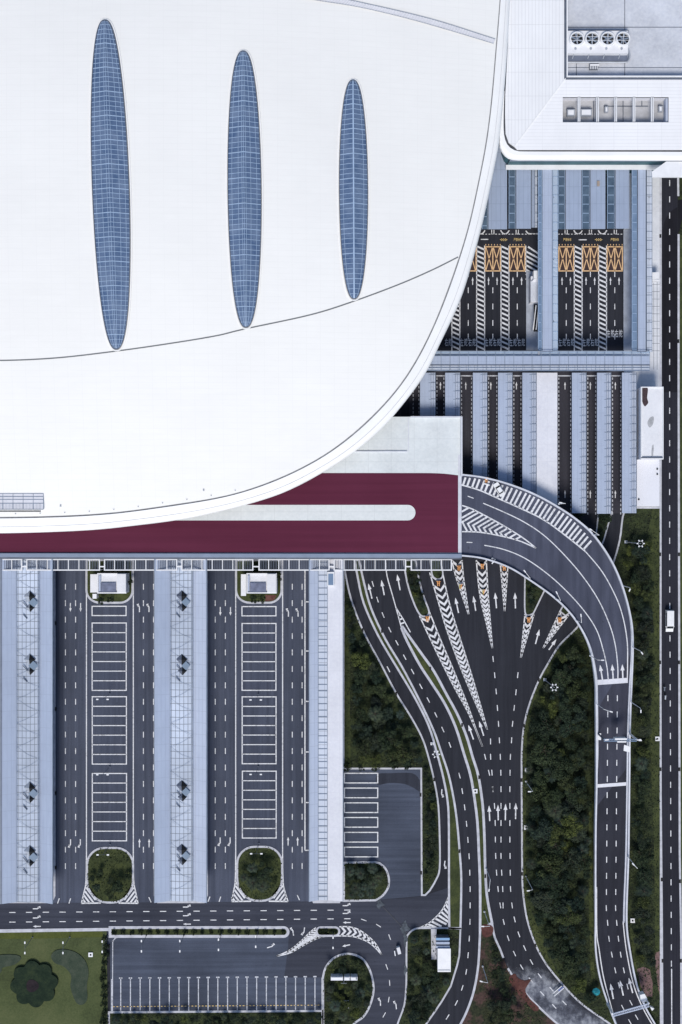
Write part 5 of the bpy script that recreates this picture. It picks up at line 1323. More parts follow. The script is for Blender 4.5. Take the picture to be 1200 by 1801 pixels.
for mx, my, lab in ((44, 1667, 'twin lamp on the lawn, leftmost of three'), (111, 1667, 'twin lamp on the lawn above the banana shaped bed'), (180, 1665, 'twin lamp on the lawn beside the dark hedge'), (249, 1664, 'twin lamp over the lower lot, leftmost on the hedge median'), (316.5, 1664, 'twin lamp over the lower lot, second on the hedge median'), (384.5, 1661.5, 'twin lamp over the lower lot, third on the hedge median'), (450, 1656, 'twin lamp near the rounded end of the hedge median'), (586, 1658, 'twin lamp beside the short green median')): twin_lamp(mx, my, 'y', lab, 7.5)
zp = DZ + .0
for a in ((983, 886, 988, 884.5, 'lamp on the outer parapet over the white slab roof', zp, 9), (1042, 940, 1037, 930, 'lamp on the outer parapet near the end of the striped shoulder', zp, 8), (1095, 1030, 1108, 1036, 'lamp on the outer parapet right of the upper curve', zp, 8),
          (1112, 1138, 1128, 1147, 'lamp on the outer parapet level with the van', zp, 8), (1109, 1234, 1127, 1249, 'lamp on the outer parapet just below the upper joint', zp - 1, 10), (1106, 1288, 1124, 1302, 'lamp on the outer parapet beside the sign gantry', zp - 2, 10), (1104.5, 1507, 1115, 1521, 'lamp on the outer parapet far down the straight', 3, 10),
          (866, 982, 868, 988, 'lamp on the inner parapet next to the forecourt corner', zp, 6), (924, 1014, 924, 1006, 'lamp on the inner parapet over the fan of lanes', zp, 8), (976, 1052, 980, 1044, 'lamp on the inner parapet halfway round the curve', zp, 8), (1012, 1090, 1022, 1084, 'lamp on the inner parapet before the straight', zp, 8), (1038, 1153, 1058, 1161, 'lamp on the inner parapet above the upper joint', zp, 9), (1047, 1236, 1073, 1251, 'lamp on the inner parapet below the upper joint', zp - 1, 10),
          (925, 1541, 931, 1566, 'lamp in the grove edge beside the lower main road', .1, 11), (925, 1374, 933, 1392, 'lamp at the grove edge just above the four white arrows', .1, 11), (852, 1603, 851, 1629, 'lamp on the thin median at the start of the red earth', .1, 11), (849, 1699, 848, 1726, 'lamp on the red earth strip between two roads', .1, 11), (855, 1528, 860, 1566, 'lamp on the median left of the lower main road', .1, 9)):
    single_lamp(a[0], a[1], a[2], a[3], a[4], a[5], a[6])
for i, (x0, y0, x1, y1, lab) in enumerate(((1097, 949, 1127, 956, 'high mast with a ring of lamps right of the ramp curve'), (962, 1193, 975, 1209, 'high mast with a ring of lamps at the top of the grove'), (758, 1306, 771, 1330, 'high mast with a ring of lamps on the long median'))):
    zt = 15 if i == 0 else 13.5; q = P(x0, y0, .1); tp_ = P(x1, y1, zt); tp_ = Vector((q.x + (tp_.x - q.x) * .35, q.y + (tp_.y - q.y) * .35, zt)) if i == 2 else Vector((tp_.x, tp_.y, zt)); q = Vector((tp_.x, tp_.y, .1))
    t = thing('high_mast_lamp', lab, 'street lamp', q, 'high masts with lamp rings')
    b = MB(); b.box(q.x - .35, q.y - .35, .1, q.x + .35, q.y + .35, .4); b.build('base', M['white_metal'], t)
    b = MB(); b.tube(q, tp_, .12, .07, 10); b.build('pole', M['steel'], t)
    b = MB(); rr = .6
    for k in range(12): a, c = k * math.pi / 6, (k + 1) * math.pi / 6; b.tube(tp_ + Vector((rr * math.cos(a), rr * math.sin(a), 0)), tp_ + Vector((rr * math.cos(c), rr * math.sin(c), 0)), .035, .035, 6)
    b.build('ring', M['white_metal'], t)
    for k in range(6): b = MB(); a = k * math.pi / 3; v = Vector((math.cos(a), math.sin(a), 0)); b.bar(tp_ + v * .58, tp_ + v * .95, .24, .12); b.build('lamp_head', M['white_metal'], t)

# sign gantries
gt = thing('sign_gantry', 'grey steel gantry with white signs spanning the ramp below the upper joint', 'gantry', P(1078, 1302, 5.5))
za = zr(1078, 1300); b = MB(); zt = za + 6.5
for dy in (0, 3.5):
    b.bar(P(1062, 1300 + dy, zt), P(1120, 1300 + dy, zt), .16, .2)
for k in range(20): x = 1062 + 58 * k / 20; b.bar(P(x, 1300, zt), P(x + 2.9, 1303.5, zt), .1, .1); b.bar(P(x + 2.9, 1303.5, zt), P(x, 1300, zt - .6), .08, .08)
b.build('truss', M['glass_pale'], gt)
b = MB(); q = P(1050, 1288, za); b.tube(q, P(1063, 1301, zt), .24, .2, 10); b.build('post', M['dark_steel'], gt)
b = MB(); q = P(1107, 1290, za); b.tube(q, P(1119, 1301, zt), .2, .16, 10); b.build('post', M['white_metal'], gt)
for x0, y0, x1, y1 in ((1082, 1298.5, 1103, 1301.5), (1086, 1303.5, 1102, 1306)):
    b = MB(); b.pbox(x0, y0, x1, y1, zt - 1.6, zt + .25); b.build('sign_board', M['white_metal'], gt)
for x in (1064, 1121): b = MB(); a = P(x, 1301.5, zt); b.bar(a, a + Vector((.9, .1, .1)), .3, .15); b.build('camera', M['white_metal'], gt)
b = MB(); q = P(1051.5, 1294, za); b.box(q.x - .55, q.y - .8, za, q.x + .55, q.y + .8, za + 1.2); tag(b.build('control_cabinet', M['white_metal']), 'white control cabinet at the left foot of the ramp gantry', 'cabinet')
t = thing('traffic_sign', 'tilted white square sign on the outer ramp parapet below the gantry', 'sign', P(1105, 1312, za))
b = MB(); b.prism([P(x, y, za + 2.4) for x, y in ((1098, 1310), (1109.5, 1313.5), (1108, 1323.5), (1097, 1320.5))], za + 2.2, za + 2.4); b.build('board', M['white_metal'], t)
b = MB(); q = P(1104, 1317, za); b.tube(q, q + Vector((0, 0, 2.2)), .08, .08); b.build('post', M['steel'], t)
gt = thing('sign_gantry', 'slanted blue-grey truss gantry across the lower end of the ramp road', 'gantry', P(1110, 1775, 0))
b = MB(); zt = 6.4
A, B_, c, e = P(1078, 1783, zt), P(1141, 1765, zt), P(1078, 1787.5, zt), P(1142, 1770, zt)
b.bar(A, B_, .22, .25); b.bar(c, e, .22, .25)
for k in range(16): t_ = k / 16; b.bar(A.lerp(B_, t_), c.lerp(e, t_ + 1 / 32), .1, .12); b.bar(c.lerp(e, t_ + 1 / 32), A.lerp(B_, t_ + 1 / 16), .1, .12)
b.build('truss', M['canopy_pale'], gt)
for q, r_ in ((A, .3), (B_, .3)): b = MB(); b.tube((q.x, q.y, 0), q, r_, r_ * .8, 10); b.build('post', M['white_metal'], gt)
b = MB(); a = P(1130, 1752, 5.2); b.prism([P(x, y, 5.3) for x, y in ((1126, 1750), (1134, 1748), (1139, 1757), (1133, 1765), (1127, 1760))], 3.4, 5.3); b.build('sign_back', M['white_metal'], gt)
b = MB(); b.prism([P(x, y, 3) for x, y in ((1144, 1771), (1151, 1774), (1147, 1778))], 1.8, 3); b.build('foot_box', M['white_metal'], gt)
t = thing('barrier_gate', 'white and blue double rail barrier lying across the dusty road', 'barrier', P(981, 1742, 0))
b = MB()
for (x0, y0, x1, y1) in ((972.5, 1747, 988, 1734), (975, 1751.5, 991.5, 1737.5)): b.bar(P(x0, y0, 1), P(x1, y1, 1), .16, .3)
b.build('rail', M['white_metal'], t)
b = MB(); b.bar(P(983, 1742.5, .9), P(991, 1735.5, .9), .5, .4); b.build('blue_box', plain('blue_box', (.12, .16, .36), .5), t)
for x, y in ((974, 1749), (990, 1736)): b = MB(); q = P(x, y, .1); b.tube(q, q + Vector((0, 0, 1)), .1, .1); b.build('foot', M['steel'], t)

# umbrella
t = thing('parasol', 'teal parasol in the bushes left of the lower ramp', 'parasol', P(1049.5, 1746, .1))
b = MB(); q = P(1049.5, 1746, 2.6); n = 8
ri = [Vector((q.x + 1.0 * math.cos(2 * math.pi * k / n), q.y + 1.0 * math.sin(2 * math.pi * k / n), 2.1)) for k in range(n)]
for k in range(n): b.face([ri[k - 1], ri[k], q]); b.face([ri[k - 1] - Vector((0, 0, .15)), ri[k] - Vector((0, 0, .15)), ri[k], ri[k - 1]])
b.build('canopy', M['tealcloth'], t); b = MB(); b.tube((q.x, q.y, .1), (q.x, q.y, 2.6), .03, .03, 6); b.build('pole', M['steel'], t)

# manhole chambers: white frame with dark opening
for x, y, lab in ((925.5, 1455, 'white square inspection chamber right of the four arrows'), (160, 1678.5, 'white square inspection chamber on the lawn'), (927, 1354, 'white square inspection chamber at the upper grove edge'), (1112.5, 1618.5, 'round topped inspection chamber beside the lower ramp'), (836, 1391, 'white inspection chamber on the thin median'), (1156, 1299, 'small inspection chamber near the highway kerb')):
    t = thing('inspection_chamber', lab, 'inspection chamber', P(x, y, .1), 'inspection chambers'); q = P(x, y, .1); r_ = .5
    b = MB(); b.wall([Vector((q.x + a * .38, q.y + c * .38, .1)) for a, c in ((-1, -1), (1, -1), (1, 1), (-1, 1))], .3, .35, True); b.build('rim', M['white_metal'], t)
    b = MB(); b.box(q.x - .25, q.y - .25, .1, q.x + .25, q.y + .25, .2); b.build('opening', M['black'], t)
# white cabinets in the turnaround island
for x0, x1, lab in ((582, 603.5, 'longest white cabinet of the row in the turnaround island'), (605.5, 615.5, 'middle short white cabinet of the row in the turnaround island'), (616.8, 629, 'right short white cabinet with grey grille in the turnaround island')):
    t = thing('equipment_cabinet', lab, 'cabinet', P((x0 + x1) / 2, 1721, .1), 'white cabinets in the turnaround island')
    b = MB(); b.pbox(x0, 1718, x1, 1724.5, .1, 2.2); b.build('casing', M['slab'], t)
    b = MB(); b.pbox(x0 + 1.2, 1719.2, x1 - 1.2, 1723.3, 2.2, 2.34); b.build('lid', M['white_metal'], t)
    if x1 > 628: b = MB(); b.pbox(626, 1719.5, 628, 1723, 2.34, 2.38); b.build('grille', M['dark_steel'], t)
t = thing('utility_pole', 'thin pole standing behind the white cabinets in the turnaround island', 'pole', P(605, 1712, .1)); b = MB(); q = P(605, 1716, .1); b.tube(q, q + Vector((0, 0, 5)), .07, .05, 8); b.build('shaft', M['steel'], t); b = MB(); b.tube(q + Vector((-.7, 0, 4.8)), q + Vector((.7, 0, 4.8)), .04, .04, 6); b.build('cross_arm', M['steel'], t)
t = thing('concrete_plinth', 'small worn pale plinth in the lower turnaround island', 'plinth', P(609, 1766, .1)); b = MB(); b.pbox(605, 1761, 613.5, 1774, .1, .9); b.build('block', M['roof_concrete'], t); b = MB(); b.pbox(607, 1763, 611, 1768, .9, 1.15); b.build('cap', M['white_roof'], t)
t = thing('portable_cabinet', 'tilted white box standing alone on the asphalt near the kerb', 'cabinet', P(701.5, 1672, .1))
b = MB(); b.prism([P(x, y, 1.4) for x, y in ((697.5, 1667.5), (703, 1666), (706, 1677.5), (700.5, 1679))], .15, 1.4); b.build('casing', M['white_roof'], t)
b = MB(); b.bar(P(694, 1672, .3), P(695.5, 1681, .3), .25, .3); b.build('side_rail', M['steel'], t)

# crash cushions at the lane splits
for i, (x, y, lab, k) in enumerate(((751.5, 1088, 'orange crash cushion at the nose of the long green wedge', 0), (771, 1026, 'orange crash cushion below the small bush island', 0), (807, 999, 'upper orange cushion on the third chevron wedge', 0), (810.5, 1031, 'broken yellowish cushion lower on the third chevron wedge', 1), (848, 996, 'upper orange cushion on the long central chevron wedge', 0), (850.5, 1041, 'scattered orange cushion lower on the long central chevron wedge', 1), (886.5, 999, 'orange cushion half under the ramp edge on the slim wedge', 0), (929.5, 1090, 'orange cushion at the nose of the island under the ramp', 0), (984, 1090, 'orange cushion on the rightmost chevron wedge', 0), (855, 844, 'red and orange cone barrier on the striped ramp shoulder', 2))):
    zb = DZ if k == 2 else .13; q = P(x, y, zb)
    t = thing('crash_cushion', lab, 'crash barrier', q, 'orange crash cushions at the lane splits')
    for s_ in (-1, 1):
        b = MB(); a = q + Vector((s_ * .26, .62, .5)); c = q + Vector((s_ * .2 + (rnd.uniform(-.35, .35) if k else 0), -.62, .5)); b.bar(a, c, .2, .7); b.build('barrier_leaf', M['orange'] if k != 1 else (plain('faded_yellow_plastic', (.6, .5, .18), .6, .3, 2) if s_ < 0 else M['orange']), t)
    b = MB(); b.tube(q + Vector((0, .1, 0)), q + Vector((0, .1, .8)), .17, .14, 12); b.build('drum', M['orange'] if k != 2 else M['white_metal'], t)
    b = MB(); b.bar(q + Vector((-.55, .5, .5)), q + Vector((.55, .5, .5)), .12, .6); b.build('cross_board', M['white_metal'] if k == 1 else M['orange'], t)
    if k == 2: b = MB(); b.bar(q + Vector((-.5, -.9, .3)), q + Vector((.8, -1.3, .3)), .3, .5); b.build('fallen_board', M['white_metal'], t)

# vehicles
def van(label, bx, by, ang, L=5.3, W=1.8, name='delivery_van', cat='van', z=.12):
    t = thing(name, label, cat, P(bx, by, z))
    p = P(bx, by, z); Rm = Matrix.Rotation(ang, 4, 'Z')
    def put(b, nm, mt, par=t):
        b.v = [tuple(p + (Rm @ Vector(v))) for v in b.v]; return b.build(nm, M[mt] if isinstance(mt, str) else mt, par)
    # local: length along y, nose at -y
    prof = [(-L / 2, .45), (-L / 2, .85), (-L / 2 + .75, 1.1), (-L / 2 + 1.45, 1.95), (L / 2 - .12, 2.05), (L / 2, 1.2), (L / 2, .4)]
    b = MB(); w2 = W / 2
    for i in range(len(prof) - 1):
        (y0, z0), (y1, z1) = prof[i], prof[i + 1]; wa = w2 * (1 if z0 < 1.3 else .93); wb = w2 * (1 if z1 < 1.3 else .93)
        b.face([(-wa, y0, z0), (wa, y0, z0), (wb, y1, z1), (-wb, y1, z1)])
    for s_ in (-1, 1): b.face([(s_ * w2 * (1 if z_ < 1.3 else .93), y_, z_) for y_, z_ in prof][::s_])
    b.face([(-w2, prof[0][0], .45), (-w2, L / 2, .4), (w2, L / 2, .4), (w2, prof[0][0], .45)])
    put(b, 'body', 'white_metal')
    b = MB(); e = .015; (y0, z0), (y1, z1) = prof[2], prof[3]
    f = lambda t_, s_: (s_ * w2 * (.90 - .05 * t_), y0 + (y1 - y0) * t_, z0 + (z1 - z0) * t_ + e)
    b.face([f(.08, -1), f(.08, 1), f(.92, 1), f(.92, -1)]); put(b, 'windscreen', 'van_glass')
    for s_ in (-1, 1):
        b = MB(); b.face([(s_ * w2 * 1.005, -L / 2 + 1.3, 1.2), (s_ * w2 * 1.005, L / 2 - .6, 1.2), (s_ * w2 * .955, L / 2 - .6, 1.75), (s_ * w2 * .955, -L / 2 + 1.6, 1.75)]); put(b, 'side_window', 'van_glass')
        b = MB(); b.box(s_ * w2 * 1.0, -L / 2 + 1.2, 1.15, s_ * (w2 + .2), -L / 2 + 1.35, 1.35); put(b, 'mirror', 'white_metal')
        b = MB(); b.box(s_ * w2 * .55, -L / 2 - .02, .6, s_ * w2 * .92, -L / 2 + .1, .8); put(b, 'headlight', 'steel')
        for y in (-L / 2 + .85, L / 2 - .9): b = MB(); b.tube((s_ * (w2 - .22), y, .34), (s_ * (w2 + .02), y, .34), .34, .34, 16); put(b, 'wheel', 'rubber')
    b = MB()
    for k in (-.6, -.2, .2, .6): b.box(k * w2 - .02, -L / 2 + 1.7, 2.0, k * w2 + .02, L / 2 - .3, 2.07)
    put(b, 'roof_ribs', 'white_metal')
    return t
van('white delivery van driving down the dark highway at the right edge', 1176, 1091.5, 0)
b = MB()
def car(label, bx, by, ang, z):
    t = thing('parked_car', label, 'car', P(bx, by, z)); p = P(bx, by, z); Rm = Matrix.Rotation(ang, 4, 'Z')
    def put(b, nm, mt): b.v = [tuple(p + (Rm @ Vector(v))) for v in b.v]; return b.build(nm, M[mt], t)
    L, W = 2.3, 1.05; body = MB()
    body.loft([[Vector((s_ * W * kx, y * L / 1.0 * .5 * 1, zz_)) for s_ in (-1, -.6, .6, 1)] for y, kx, zz_ in ((-1, .42, .3), (-.98, .48, .5), (-.5, .5, .62), (.5, .5, .64), (.97, .48, .55), (1, .42, .3))]) if False else None
    body.prism([(x * .52, y * 1.2, 0) for x, y in ((-.8, -1), (.8, -1), (1, -.8), (1, .8), (.85, 1), (-.85, 1), (-1, .8), (-1, -.8))], .18, .62); put(body, 'body', 'white_metal')
    return t
# white buggy-like car on the striped shoulder: 1.1 m wide in the photo
t = thing('small_white_car', 'small white car parked aslant on the striped ramp shoulder', 'car', P(877.5, 861, DZ)); p = P(877.5, 861, DZ + .02); Rm = Matrix.Rotation(R(32), 4, 'Z')
def put(b, nm, mt, shade=False): b.v = [tuple(p + (Rm @ Vector(v))) for v in b.v]; return b.build(nm, M[mt], t, shade)
hl, hw = 1.75, .72
b = MB(); b.prism([(x * hw, y * hl, 0) for x, y in ((-.75, -1), (.75, -1), (.97, -.86), (1, 0), (.96, .88), (.72, 1), (-.72, 1), (-.96, .88), (-1, 0), (-.97, -.86))], .22, .72); put(b, 'body', 'white_metal')
b = MB(); cab = [(-.8, -.62), (.8, -.62), (.8, .5), (-.8, .5)]; tc = [(-.66, -.42), (.66, -.42), (.66, .28), (-.66, .28)]
A = [Vector((x * hw, y * hl, .72)) for x, y in cab]; B_ = [Vector((x * hw, y * hl, 1.25)) for x, y in tc]
for i in range(4): b.face([A[i - 1], A[i], B_[i], B_[i - 1]])
put(b, 'windows', 'van_glass')
b = MB(); b.prism([(x * hw, y * hl, 0) for x, y in tc], 1.25, 1.3); put(b, 'roof', 'white_metal')
for s_ in (-1, 1):
    for y in (-1.05, 1.1): b = MB(); b.tube((s_ * (hw - .18), y, .28), (s_ * (hw + .02), y, .28), .28, .28, 14); put(b, 'wheel', 'rubber')
    b = MB(); b.box(s_ * hw * .45, hl - .05, .45, s_ * hw * .85, hl + .02, .6); put(b, 'headlight', 'steel')
# motorbikes seen beside the highway kerb
for x, y, lab in ((1167.5, 1211, 'dark motorbike by the left kerb of the highway, upper one'), (1169, 1226, 'pale scooter by the left kerb of the highway, lower one')):
    t = thing('motorbike', lab, 'motorbike', P(x, y, .12), 'motorbikes by the highway kerb'); q = P(x, y, .12)
    b = MB(); b.bar(q + Vector((0, -.5, .6)), q + Vector((.05, .5, .65)), .3, .35); b.build('frame', M['dark_steel' if y < 1220 else 'steel'], t)
    for s_ in (-1, 1): b = MB(); b.tube(q + Vector((-.06, s_ * .65, .3)), q + Vector((.06, s_ * .65, .3)), .3, .3, 12); b.build('wheel', M['rubber'], t)
    b = MB(); b.tube(q + Vector((-.35, .45, 1)), q + Vector((.35, .45, 1)), .03, .03, 6); b.build('handlebar', M['steel'], t)

# ------------------------------------------------------------------ vegetation
def crown_mesh(name, seed, n, mat, flat=.75, leaf=.15, lobes=9):
    r = random.Random(seed); b = MB(); cs = []
    for i in range(lobes):
        a = r.uniform(0, 6.283); d_ = r.uniform(.25, .78) if i else 0; cs.append((Vector((math.cos(a) * d_, math.sin(a) * d_, r.uniform(-.15, .35) * flat)), r.uniform(.22, .46)))
    for i in range(n):
        c, rr = r.choice(cs); u = Vector((r.gauss(0, 1), r.gauss(0, 1), r.gauss(.25, 1))).normalized()
        p = c + Vector((u.x, u.y, u.z * flat)) * rr * r.uniform(.72, 1.08)
        nrm = (u + Vector((r.uniform(-.7, .7), r.uniform(-.7, .7), r.uniform(-.1, .9)))).normalized(); x = nrm.orthogonal().normalized(); x.rotate(Matrix.Rotation(r.uniform(0, 6.283), 3, nrm)); y = nrm.cross(x)
        s_ = leaf * r.uniform(.6, 1.25); b.face([p - x * s_ * .5, p + y * s_ * .38 + nrm * s_ * .1, p + x * s_ * .6, p - y * s_ * .38])
    me = bpy.data.meshes.new(name); me.from_pydata(b.v, [], b.f); me.materials.append(mat); return me
def palm_mesh(name, seed, mat, fronds=15):
    r = random.Random(seed); b = MB()
    for i in range(fronds):
        a = 6.283 * i / fronds + r.uniform(-.2, .2); el = r.uniform(.1, .75); L = r.uniform(.75, 1.08); pts = []
        for k in range(9):
            s_ = k / 8; pts.append(Vector((math.cos(a) * L * s_, math.sin(a) * L * s_, el * s_ * L - (.5 + el * .7) * s_ * s_ * L)))
        for k in range(8):
            p0, p1 = pts[k], pts[k + 1]; d_ = (p1 - p0).normalized(); sd = d_.cross(Vector((0, 0, 1))).normalized(); ll = .24 * math.sin(math.pi * (.18 + .8 * (k + .5) / 8))
            for s_ in (-1, 1):
                for h in (0, .5):
                    q = p0.lerp(p1, h); e = q + sd * s_ * ll + d_ * ll * .7 + Vector((0, 0, -.05)); b.face([q, q + d_ * .055, e + d_ * .02, e])
            b.face([p0 - sd * .008, p1 - sd * .008, p1 + sd * .008, p0 + sd * .008])
    me = bpy.data.meshes.new(name); me.from_pydata(b.v, [], b.f); me.materials.append(mat); return me
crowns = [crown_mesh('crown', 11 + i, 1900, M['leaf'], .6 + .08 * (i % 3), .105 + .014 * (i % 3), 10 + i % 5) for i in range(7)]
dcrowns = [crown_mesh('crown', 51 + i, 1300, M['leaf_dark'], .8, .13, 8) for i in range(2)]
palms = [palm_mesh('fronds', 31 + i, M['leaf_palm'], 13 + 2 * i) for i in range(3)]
def trunk_mesh(seed):
    r = random.Random(seed); b = MB(); b.tube((0, 0, -1.0), (.03, .02, .1), .07, .045, 7)
    for i in range(5): a = i * 1.257 + r.uniform(-.3, .3); b.tube((.02, .01, -.1 + .04 * i), (.45 * math.cos(a), .45 * math.sin(a), .25), .03, .012, 5)
    me = bpy.data.meshes.new('trunk'); me.from_pydata(b.v, [], b.f); me.materials.append(M['bark']); return me
trunks = [trunk_mesh(i) for i in range(3)]
ntree = [0]
def tree(x, y, rad, label, group, kind='tree', squash=1.0, zb=.1):
    """rad in photo pixels"""
    ntree[0] += 1; rm = rad * PX; zc = zb + rm * 1.15 if kind != 'shrub' else zb + rm * .45
    q = P(x, y, zc); nm = {'tree': 'tree', 'palm': 'palm_tree', 'dark': 'tree', 'shrub': 'round_shrub'}[kind]
    t = thing(nm, label, {'palm': 'palm tree', 'shrub': 'shrub'}.get(kind, 'tree'), (q.x, q.y, zb), group)
    if kind == 'palm': me = rnd.choice(palms)
    elif kind in ('dark', 'shrub'): me = rnd.choice(dcrowns)
    else: me = rnd.choice(crowns)
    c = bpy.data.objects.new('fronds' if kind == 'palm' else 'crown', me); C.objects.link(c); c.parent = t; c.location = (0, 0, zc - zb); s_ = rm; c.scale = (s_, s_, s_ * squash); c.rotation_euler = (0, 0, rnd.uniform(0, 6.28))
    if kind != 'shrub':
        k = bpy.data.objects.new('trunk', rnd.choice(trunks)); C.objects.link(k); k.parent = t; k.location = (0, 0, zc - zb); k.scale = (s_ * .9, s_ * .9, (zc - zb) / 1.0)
    return t
def scatter(poly, spacing, rmin, rmax, label, group, palm=.15, margin=6, limit=400, seed=1, over=()):
    r = random.Random(seed); xs = [p[0] for p in poly]; ys_ = [p[1] for p in poly]; pts = []
    for _ in range(9000):
        x, y = r.uniform(min(xs), max(xs)), r.uniform(min(ys_), max(ys_))
        if not inside(x, y, poly) or edge_dist(x, y, poly) < margin: continue
        if any((x - a) ** 2 + (y - b_) ** 2 < spacing ** 2 for a, b_, _ in pts): continue
        rr = r.uniform(rmin, rmax); pts.append((x, y, min(rr, edge_dist(x, y, poly) * .9 + 3)))
        if len(pts) >= limit: break
    y0_, y1_ = min(ys_), max(ys_)
    for x, y, rr in pts:
        pk = r.random() < palm
        v = (y - y0_) / (y1_ - y0_); row = [q[0] for q in pts if abs(q[1] - y) < 45] or [x]
        hh = (x - min(row)) / max(1, max(row) - min(row))
        vt = (['top end', 'upper part', 'middle', 'lower part', 'bottom end'][min(4, int(v * 5))] if len(pts) > 12 else ['upper half', 'lower half'][int(v > .5)])
        ht = ['left side', 'centre', 'right side'][min(2, int(hh * 3))] if len(pts) > 8 else ('left' if hh < .5 else 'right')
        szt = 'small ' if rr < rmin + (rmax - rmin) * .35 else ('large ' if rr > rmin + (rmax - rmin) * .7 else '')
        tree(x, y, rr * (1.05 if pk else 1), szt + ('feathery palm ' if pk else 'bushy tree ') + label + ', ' + vt + ', ' + ht, ('palms ' if pk else 'trees ') + group, 'palm' if pk else 'tree', r.uniform(.6, 1.05), zb=.1 + r.uniform(-.3, 1.4))
eastp = [(1018, 1118), (1032, 1150), (1038, 1200), (1041, 1300), (1041, 1500), (1036, 1620), (1038, 1700), (1048, 1760), (1060, 1788), (1040, 1772), (1012, 1746), (985, 1716), (962, 1680), (940, 1625), (928, 1580), (925, 1450), (925, 1320), (938, 1250), (962, 1190), (985, 1150)]
scatter(eastp, 18.5, 12, 25, 'in the dense grove beside the ramp', 'in the dense grove between main road and ramp', .14, 7, 150, 3)
scatter([(1104, 950), (1125, 940), (1150, 960), (1152, 1080), (1150, 1200), (1144, 1300), (1148, 1450), (1152, 1560), (1152, 1660), (1155, 1750), (1140, 1700), (1118, 1690), (1114, 1600), (1112, 1450), (1113, 1300), (1117, 1200), (1119, 1120), (1108, 1040), (1096, 990)], 17.5, 11, 20, 'in the belt beside the highway', 'in the long belt between ramp and highway', .06, 7, 100, 5)
scatter([(612, 1040), (632, 1105), (660, 1165), (690, 1220), (725, 1280), (744, 1330), (742, 1347), (617, 1347), (620, 1250), (616, 1150), (608, 1080)], 18.5, 12, 23, 'in the left grove', 'in the left grove above the small lot', .05, 6, 90, 9)
scatter([(745, 1350), (757, 1360), (766, 1400), (769, 1470), (769, 1530), (758, 1556), (745, 1566)], 13, 8, 11.5, 'in the narrow strip right of the small lot', 'in the narrow strip right of the small lot', 0, 5, 30, 2)
scatter([(722, 1640), (756, 1637), (756, 1690), (768, 1692), (770, 1712), (796, 1712), (788, 1735), (770, 1765), (745, 1802), (708, 1802), (716, 1760), (720, 1700)], 16, 10, 15, 'below the pump house', 'below the pump house', .3, 5, 50, 4)
scatter([(574, 1725), (655, 1730), (652, 1765), (635, 1788), (610, 1808), (574, 1808)], 16, 9, 13, 'in the lower turnaround island', 'in the lower turnaround island', .35, 4, 30, 6)
scatter([(575, 1700), (613, 1680), (648, 1700), (652, 1714), (575, 1714)], 15, 8, 11, 'in the upper turnaround island', 'in the upper turnaround island', .1, 5, 12, 6)
scatter([(196, 1787), (566, 1785), (566, 1812), (196, 1812)], 16, 9, 13, 'in the strip below the lower lot', 'in the strip below the lower lot', .1, 4, 34, 8)
scatter([(608, 1520), (662, 1520), (679, 1545), (662, 1578), (608, 1580)], 14.5, 9, 13, 'in the half round island of the small lot', 'in the half round island of the small lot', .8, 5, 20, 12)
scatter([(875, 1735), (900, 1742), (914, 1765), (920, 1795), (900, 1810), (860, 1810), (853, 1775)], 17, 13, 17, 'on the red earth beside the dusty road', 'on the red earth beside the dusty road', 0, 5, 12, 15)
scatter([(866, 1650), (876, 1680), (893, 1712), (888, 1735), (868, 1735), (862, 1680)], 11, 6, 9, 'on the upper red earth strip', 'on the upper red earth strip', 0, 3, 10, 16)
scatter([(160, 1515), (200, 1545), (232, 1530), (228, 1555), (205, 1582), (175, 1578), (158, 1555)], 17, 12, 17, 'in the left tree island', 'in the left tree island', .0, 4, 7, 21)
scatter([(425, 1520), (470, 1515), (492, 1540), (485, 1560), (462, 1578), (435, 1570), (422, 1545)], 17, 11, 16, 'in the right tree island', 'in the right tree island', .3, 4, 7, 22)
scatter([(926, 1015), (950, 1030), (935, 1074), (927, 1072)], 10, 6, 9, 'on the nose island under the ramp', 'on the nose island under the ramp', 0, 2, 6, 23)
scatter([(1054, 905), (1075, 905), (1062, 945), (1052, 955)], 10, 7, 10, 'on the island between two exit lanes', 'on the island between two exit lanes', .3, 2, 6, 24)
scatter([(714, 1000), (736, 1000), (745, 1045), (750, 1072), (741, 1072), (724, 1040)], 9, 6, 8, 'in the green wedge among the lanes', 'in the green wedge among the lanes', 0, 2, 10, 25)
for x, y, r_, lab in ((1015, 908, 12, 'reddish dark tree just below the white slab roof'), (1065, 912, 11, 'palm-like tree below the second canopy from the right')): tree(x, y, r_, lab, None, 'tree')
for i in range(20):
    tree(201 + i * 15.6, 1639.5, 5.2, 'small round clipped shrub in the long hedge median', 'clipped shrubs in the hedge median', 'shrub')
for i, x in enumerate((564, 573, 582, 590)): tree(x, 1638.5, 5, 'small round clipped shrub in the short median', 'clipped shrubs in the short median', 'shrub')
for i, (x, r_) in enumerate(((610, 8), (637, 7.5), (660, 8), (695, 8), (718, 9))): tree(x, 1349, r_, 'dark round tree on the top kerb of the small lot', 'dark round trees on the small lot kerb', 'dark')
for x, y, r_, nm_ in ((190, 1011, 9, 'dark drooping tree above the left guard house'), (205, 1012, 10, 'second dark tree above the left guard house'), (176, 1056, 8, 'low tree in front of the left guard house'), (195, 1052, 8, 'broad low tree right in front of the left guard house'), (229, 1022, 6, 'slim tree at the right corner of the left guard house'), (443, 1012, 9, 'dark palm over the roof edge of the right guard house'), (460, 1009, 7, 'small dark tree at the top of the right guard house'), (489, 1015, 8, 'tree at the right side of the right guard house'), (444, 1053, 9, 'broad low tree in front of the right guard house'), (460, 1054, 8, 'low tree beside the red path of the right guard house')):
    tree(x, y, r_, nm_, None, 'palm' if 'palm' in nm_ else 'dark', zb=1.2)
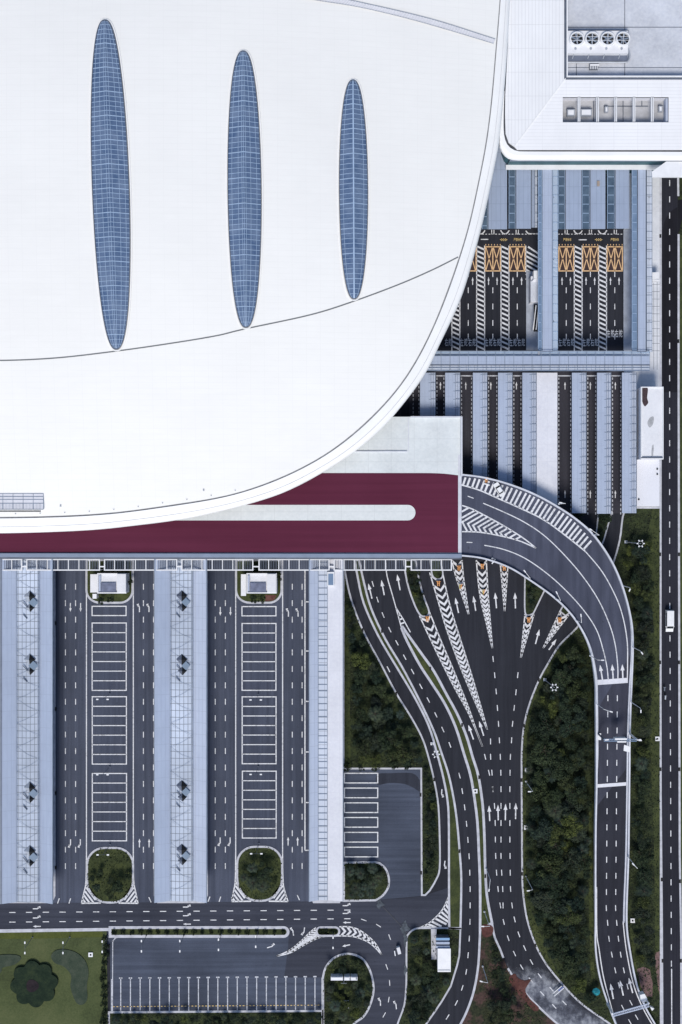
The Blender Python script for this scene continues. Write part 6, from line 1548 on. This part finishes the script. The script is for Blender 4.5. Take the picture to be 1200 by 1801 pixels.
for k in range(11): tree(184 + rnd.uniform(-1.5, 1.5), 1650 + k * 14.5, rnd.uniform(6, 9), 'dark shrub in the hedge between lawn and lower lot', 'dark hedge shrubs at the lawn edge', 'shrub')
# undergrowth and grass tufts: one object each
def under(name, polys, dens, mat, size, hmax, seed, margin=1.5):
    r = random.Random(seed); b = MB()
    for poly in polys:
        xs = [p[0] for p in poly]; ys_ = [p[1] for p in poly]; area = (max(xs) - min(xs)) * (max(ys_) - min(ys_)) * PX * PX
        for _ in range(int(area * dens)):
            x, y = r.uniform(min(xs), max(xs)), r.uniform(min(ys_), max(ys_))
            if not inside(x, y, poly): continue
            if y > 1540 and inside(x, y, ramp_poly): continue
            p = P(x, y, 0); p.z = .16 + r.random() ** 2 * hmax
            nrm = Vector((r.gauss(0, .6), r.gauss(0, .6), 1)).normalized(); u = nrm.orthogonal().normalized(); u.rotate(Matrix.Rotation(r.uniform(0, 6.28), 3, nrm)); v = nrm.cross(u); s_ = size * r.uniform(.5, 1.3)
            b.face([p - u * s_ * .5, p + v * s_ * .3, p + u * s_ * .5, p - v * s_ * .3])
    return struct(b.build(name, mat), 'stuff')
def undermat():
    m = NT('undergrowth_leaves'); a = m.noise(.35, 4, .6); g = m.noise(3, 3, .6)
    k = m.math('ADD', m.math('MULTIPLY', a, .6), m.math('MULTIPLY', g, .4)); m.color(m.ramp(k, [(.36, (.012, .018, .012)), (.48, (.028, .038, .018)), (.58, (.055, .066, .024)), (.68, (.09, .10, .03))])); m.rough(.7); return m.m
UM = undermat()
ramp_poly = out_e + list(reversed(in_e))
leftp = [(607, 1010), (616, 1054), (638, 1110), (667, 1164), (695, 1218), (721, 1260), (740, 1296), (750, 1326), (762, 1372), (769, 1416), (771, 1470), (771, 1527), (764, 1548), (752, 1568), (743, 1568), (743, 1348), (607, 1348)]
eastall = [p for p in main_right if p[1] > 1108] + [(1100, 1820), (1160, 1800), (1160, 896), (1122, 896), (1100, 902), (1092, 950), (1080, 995), (1058, 1040)]
under('undergrowth', [leftp, eastall, [(720, 1642), (790, 1635), (806, 1640), (802, 1700), (775, 1760), (748, 1802), (704, 1802), (713, 1760)], [(c_[0], c_[1]) for c_ in circ], [(194, 1783), (565, 1781), (565, 1815), (194, 1815)], small, isl[0], isl[1], [(868, 1650), (890, 1700), (925, 1750), (960, 1800), (850, 1805), (852, 1700)]], 4.6, UM, .42, .5, 77)
print('trees', ntree[0], 'objects', len(bpy.data.objects))
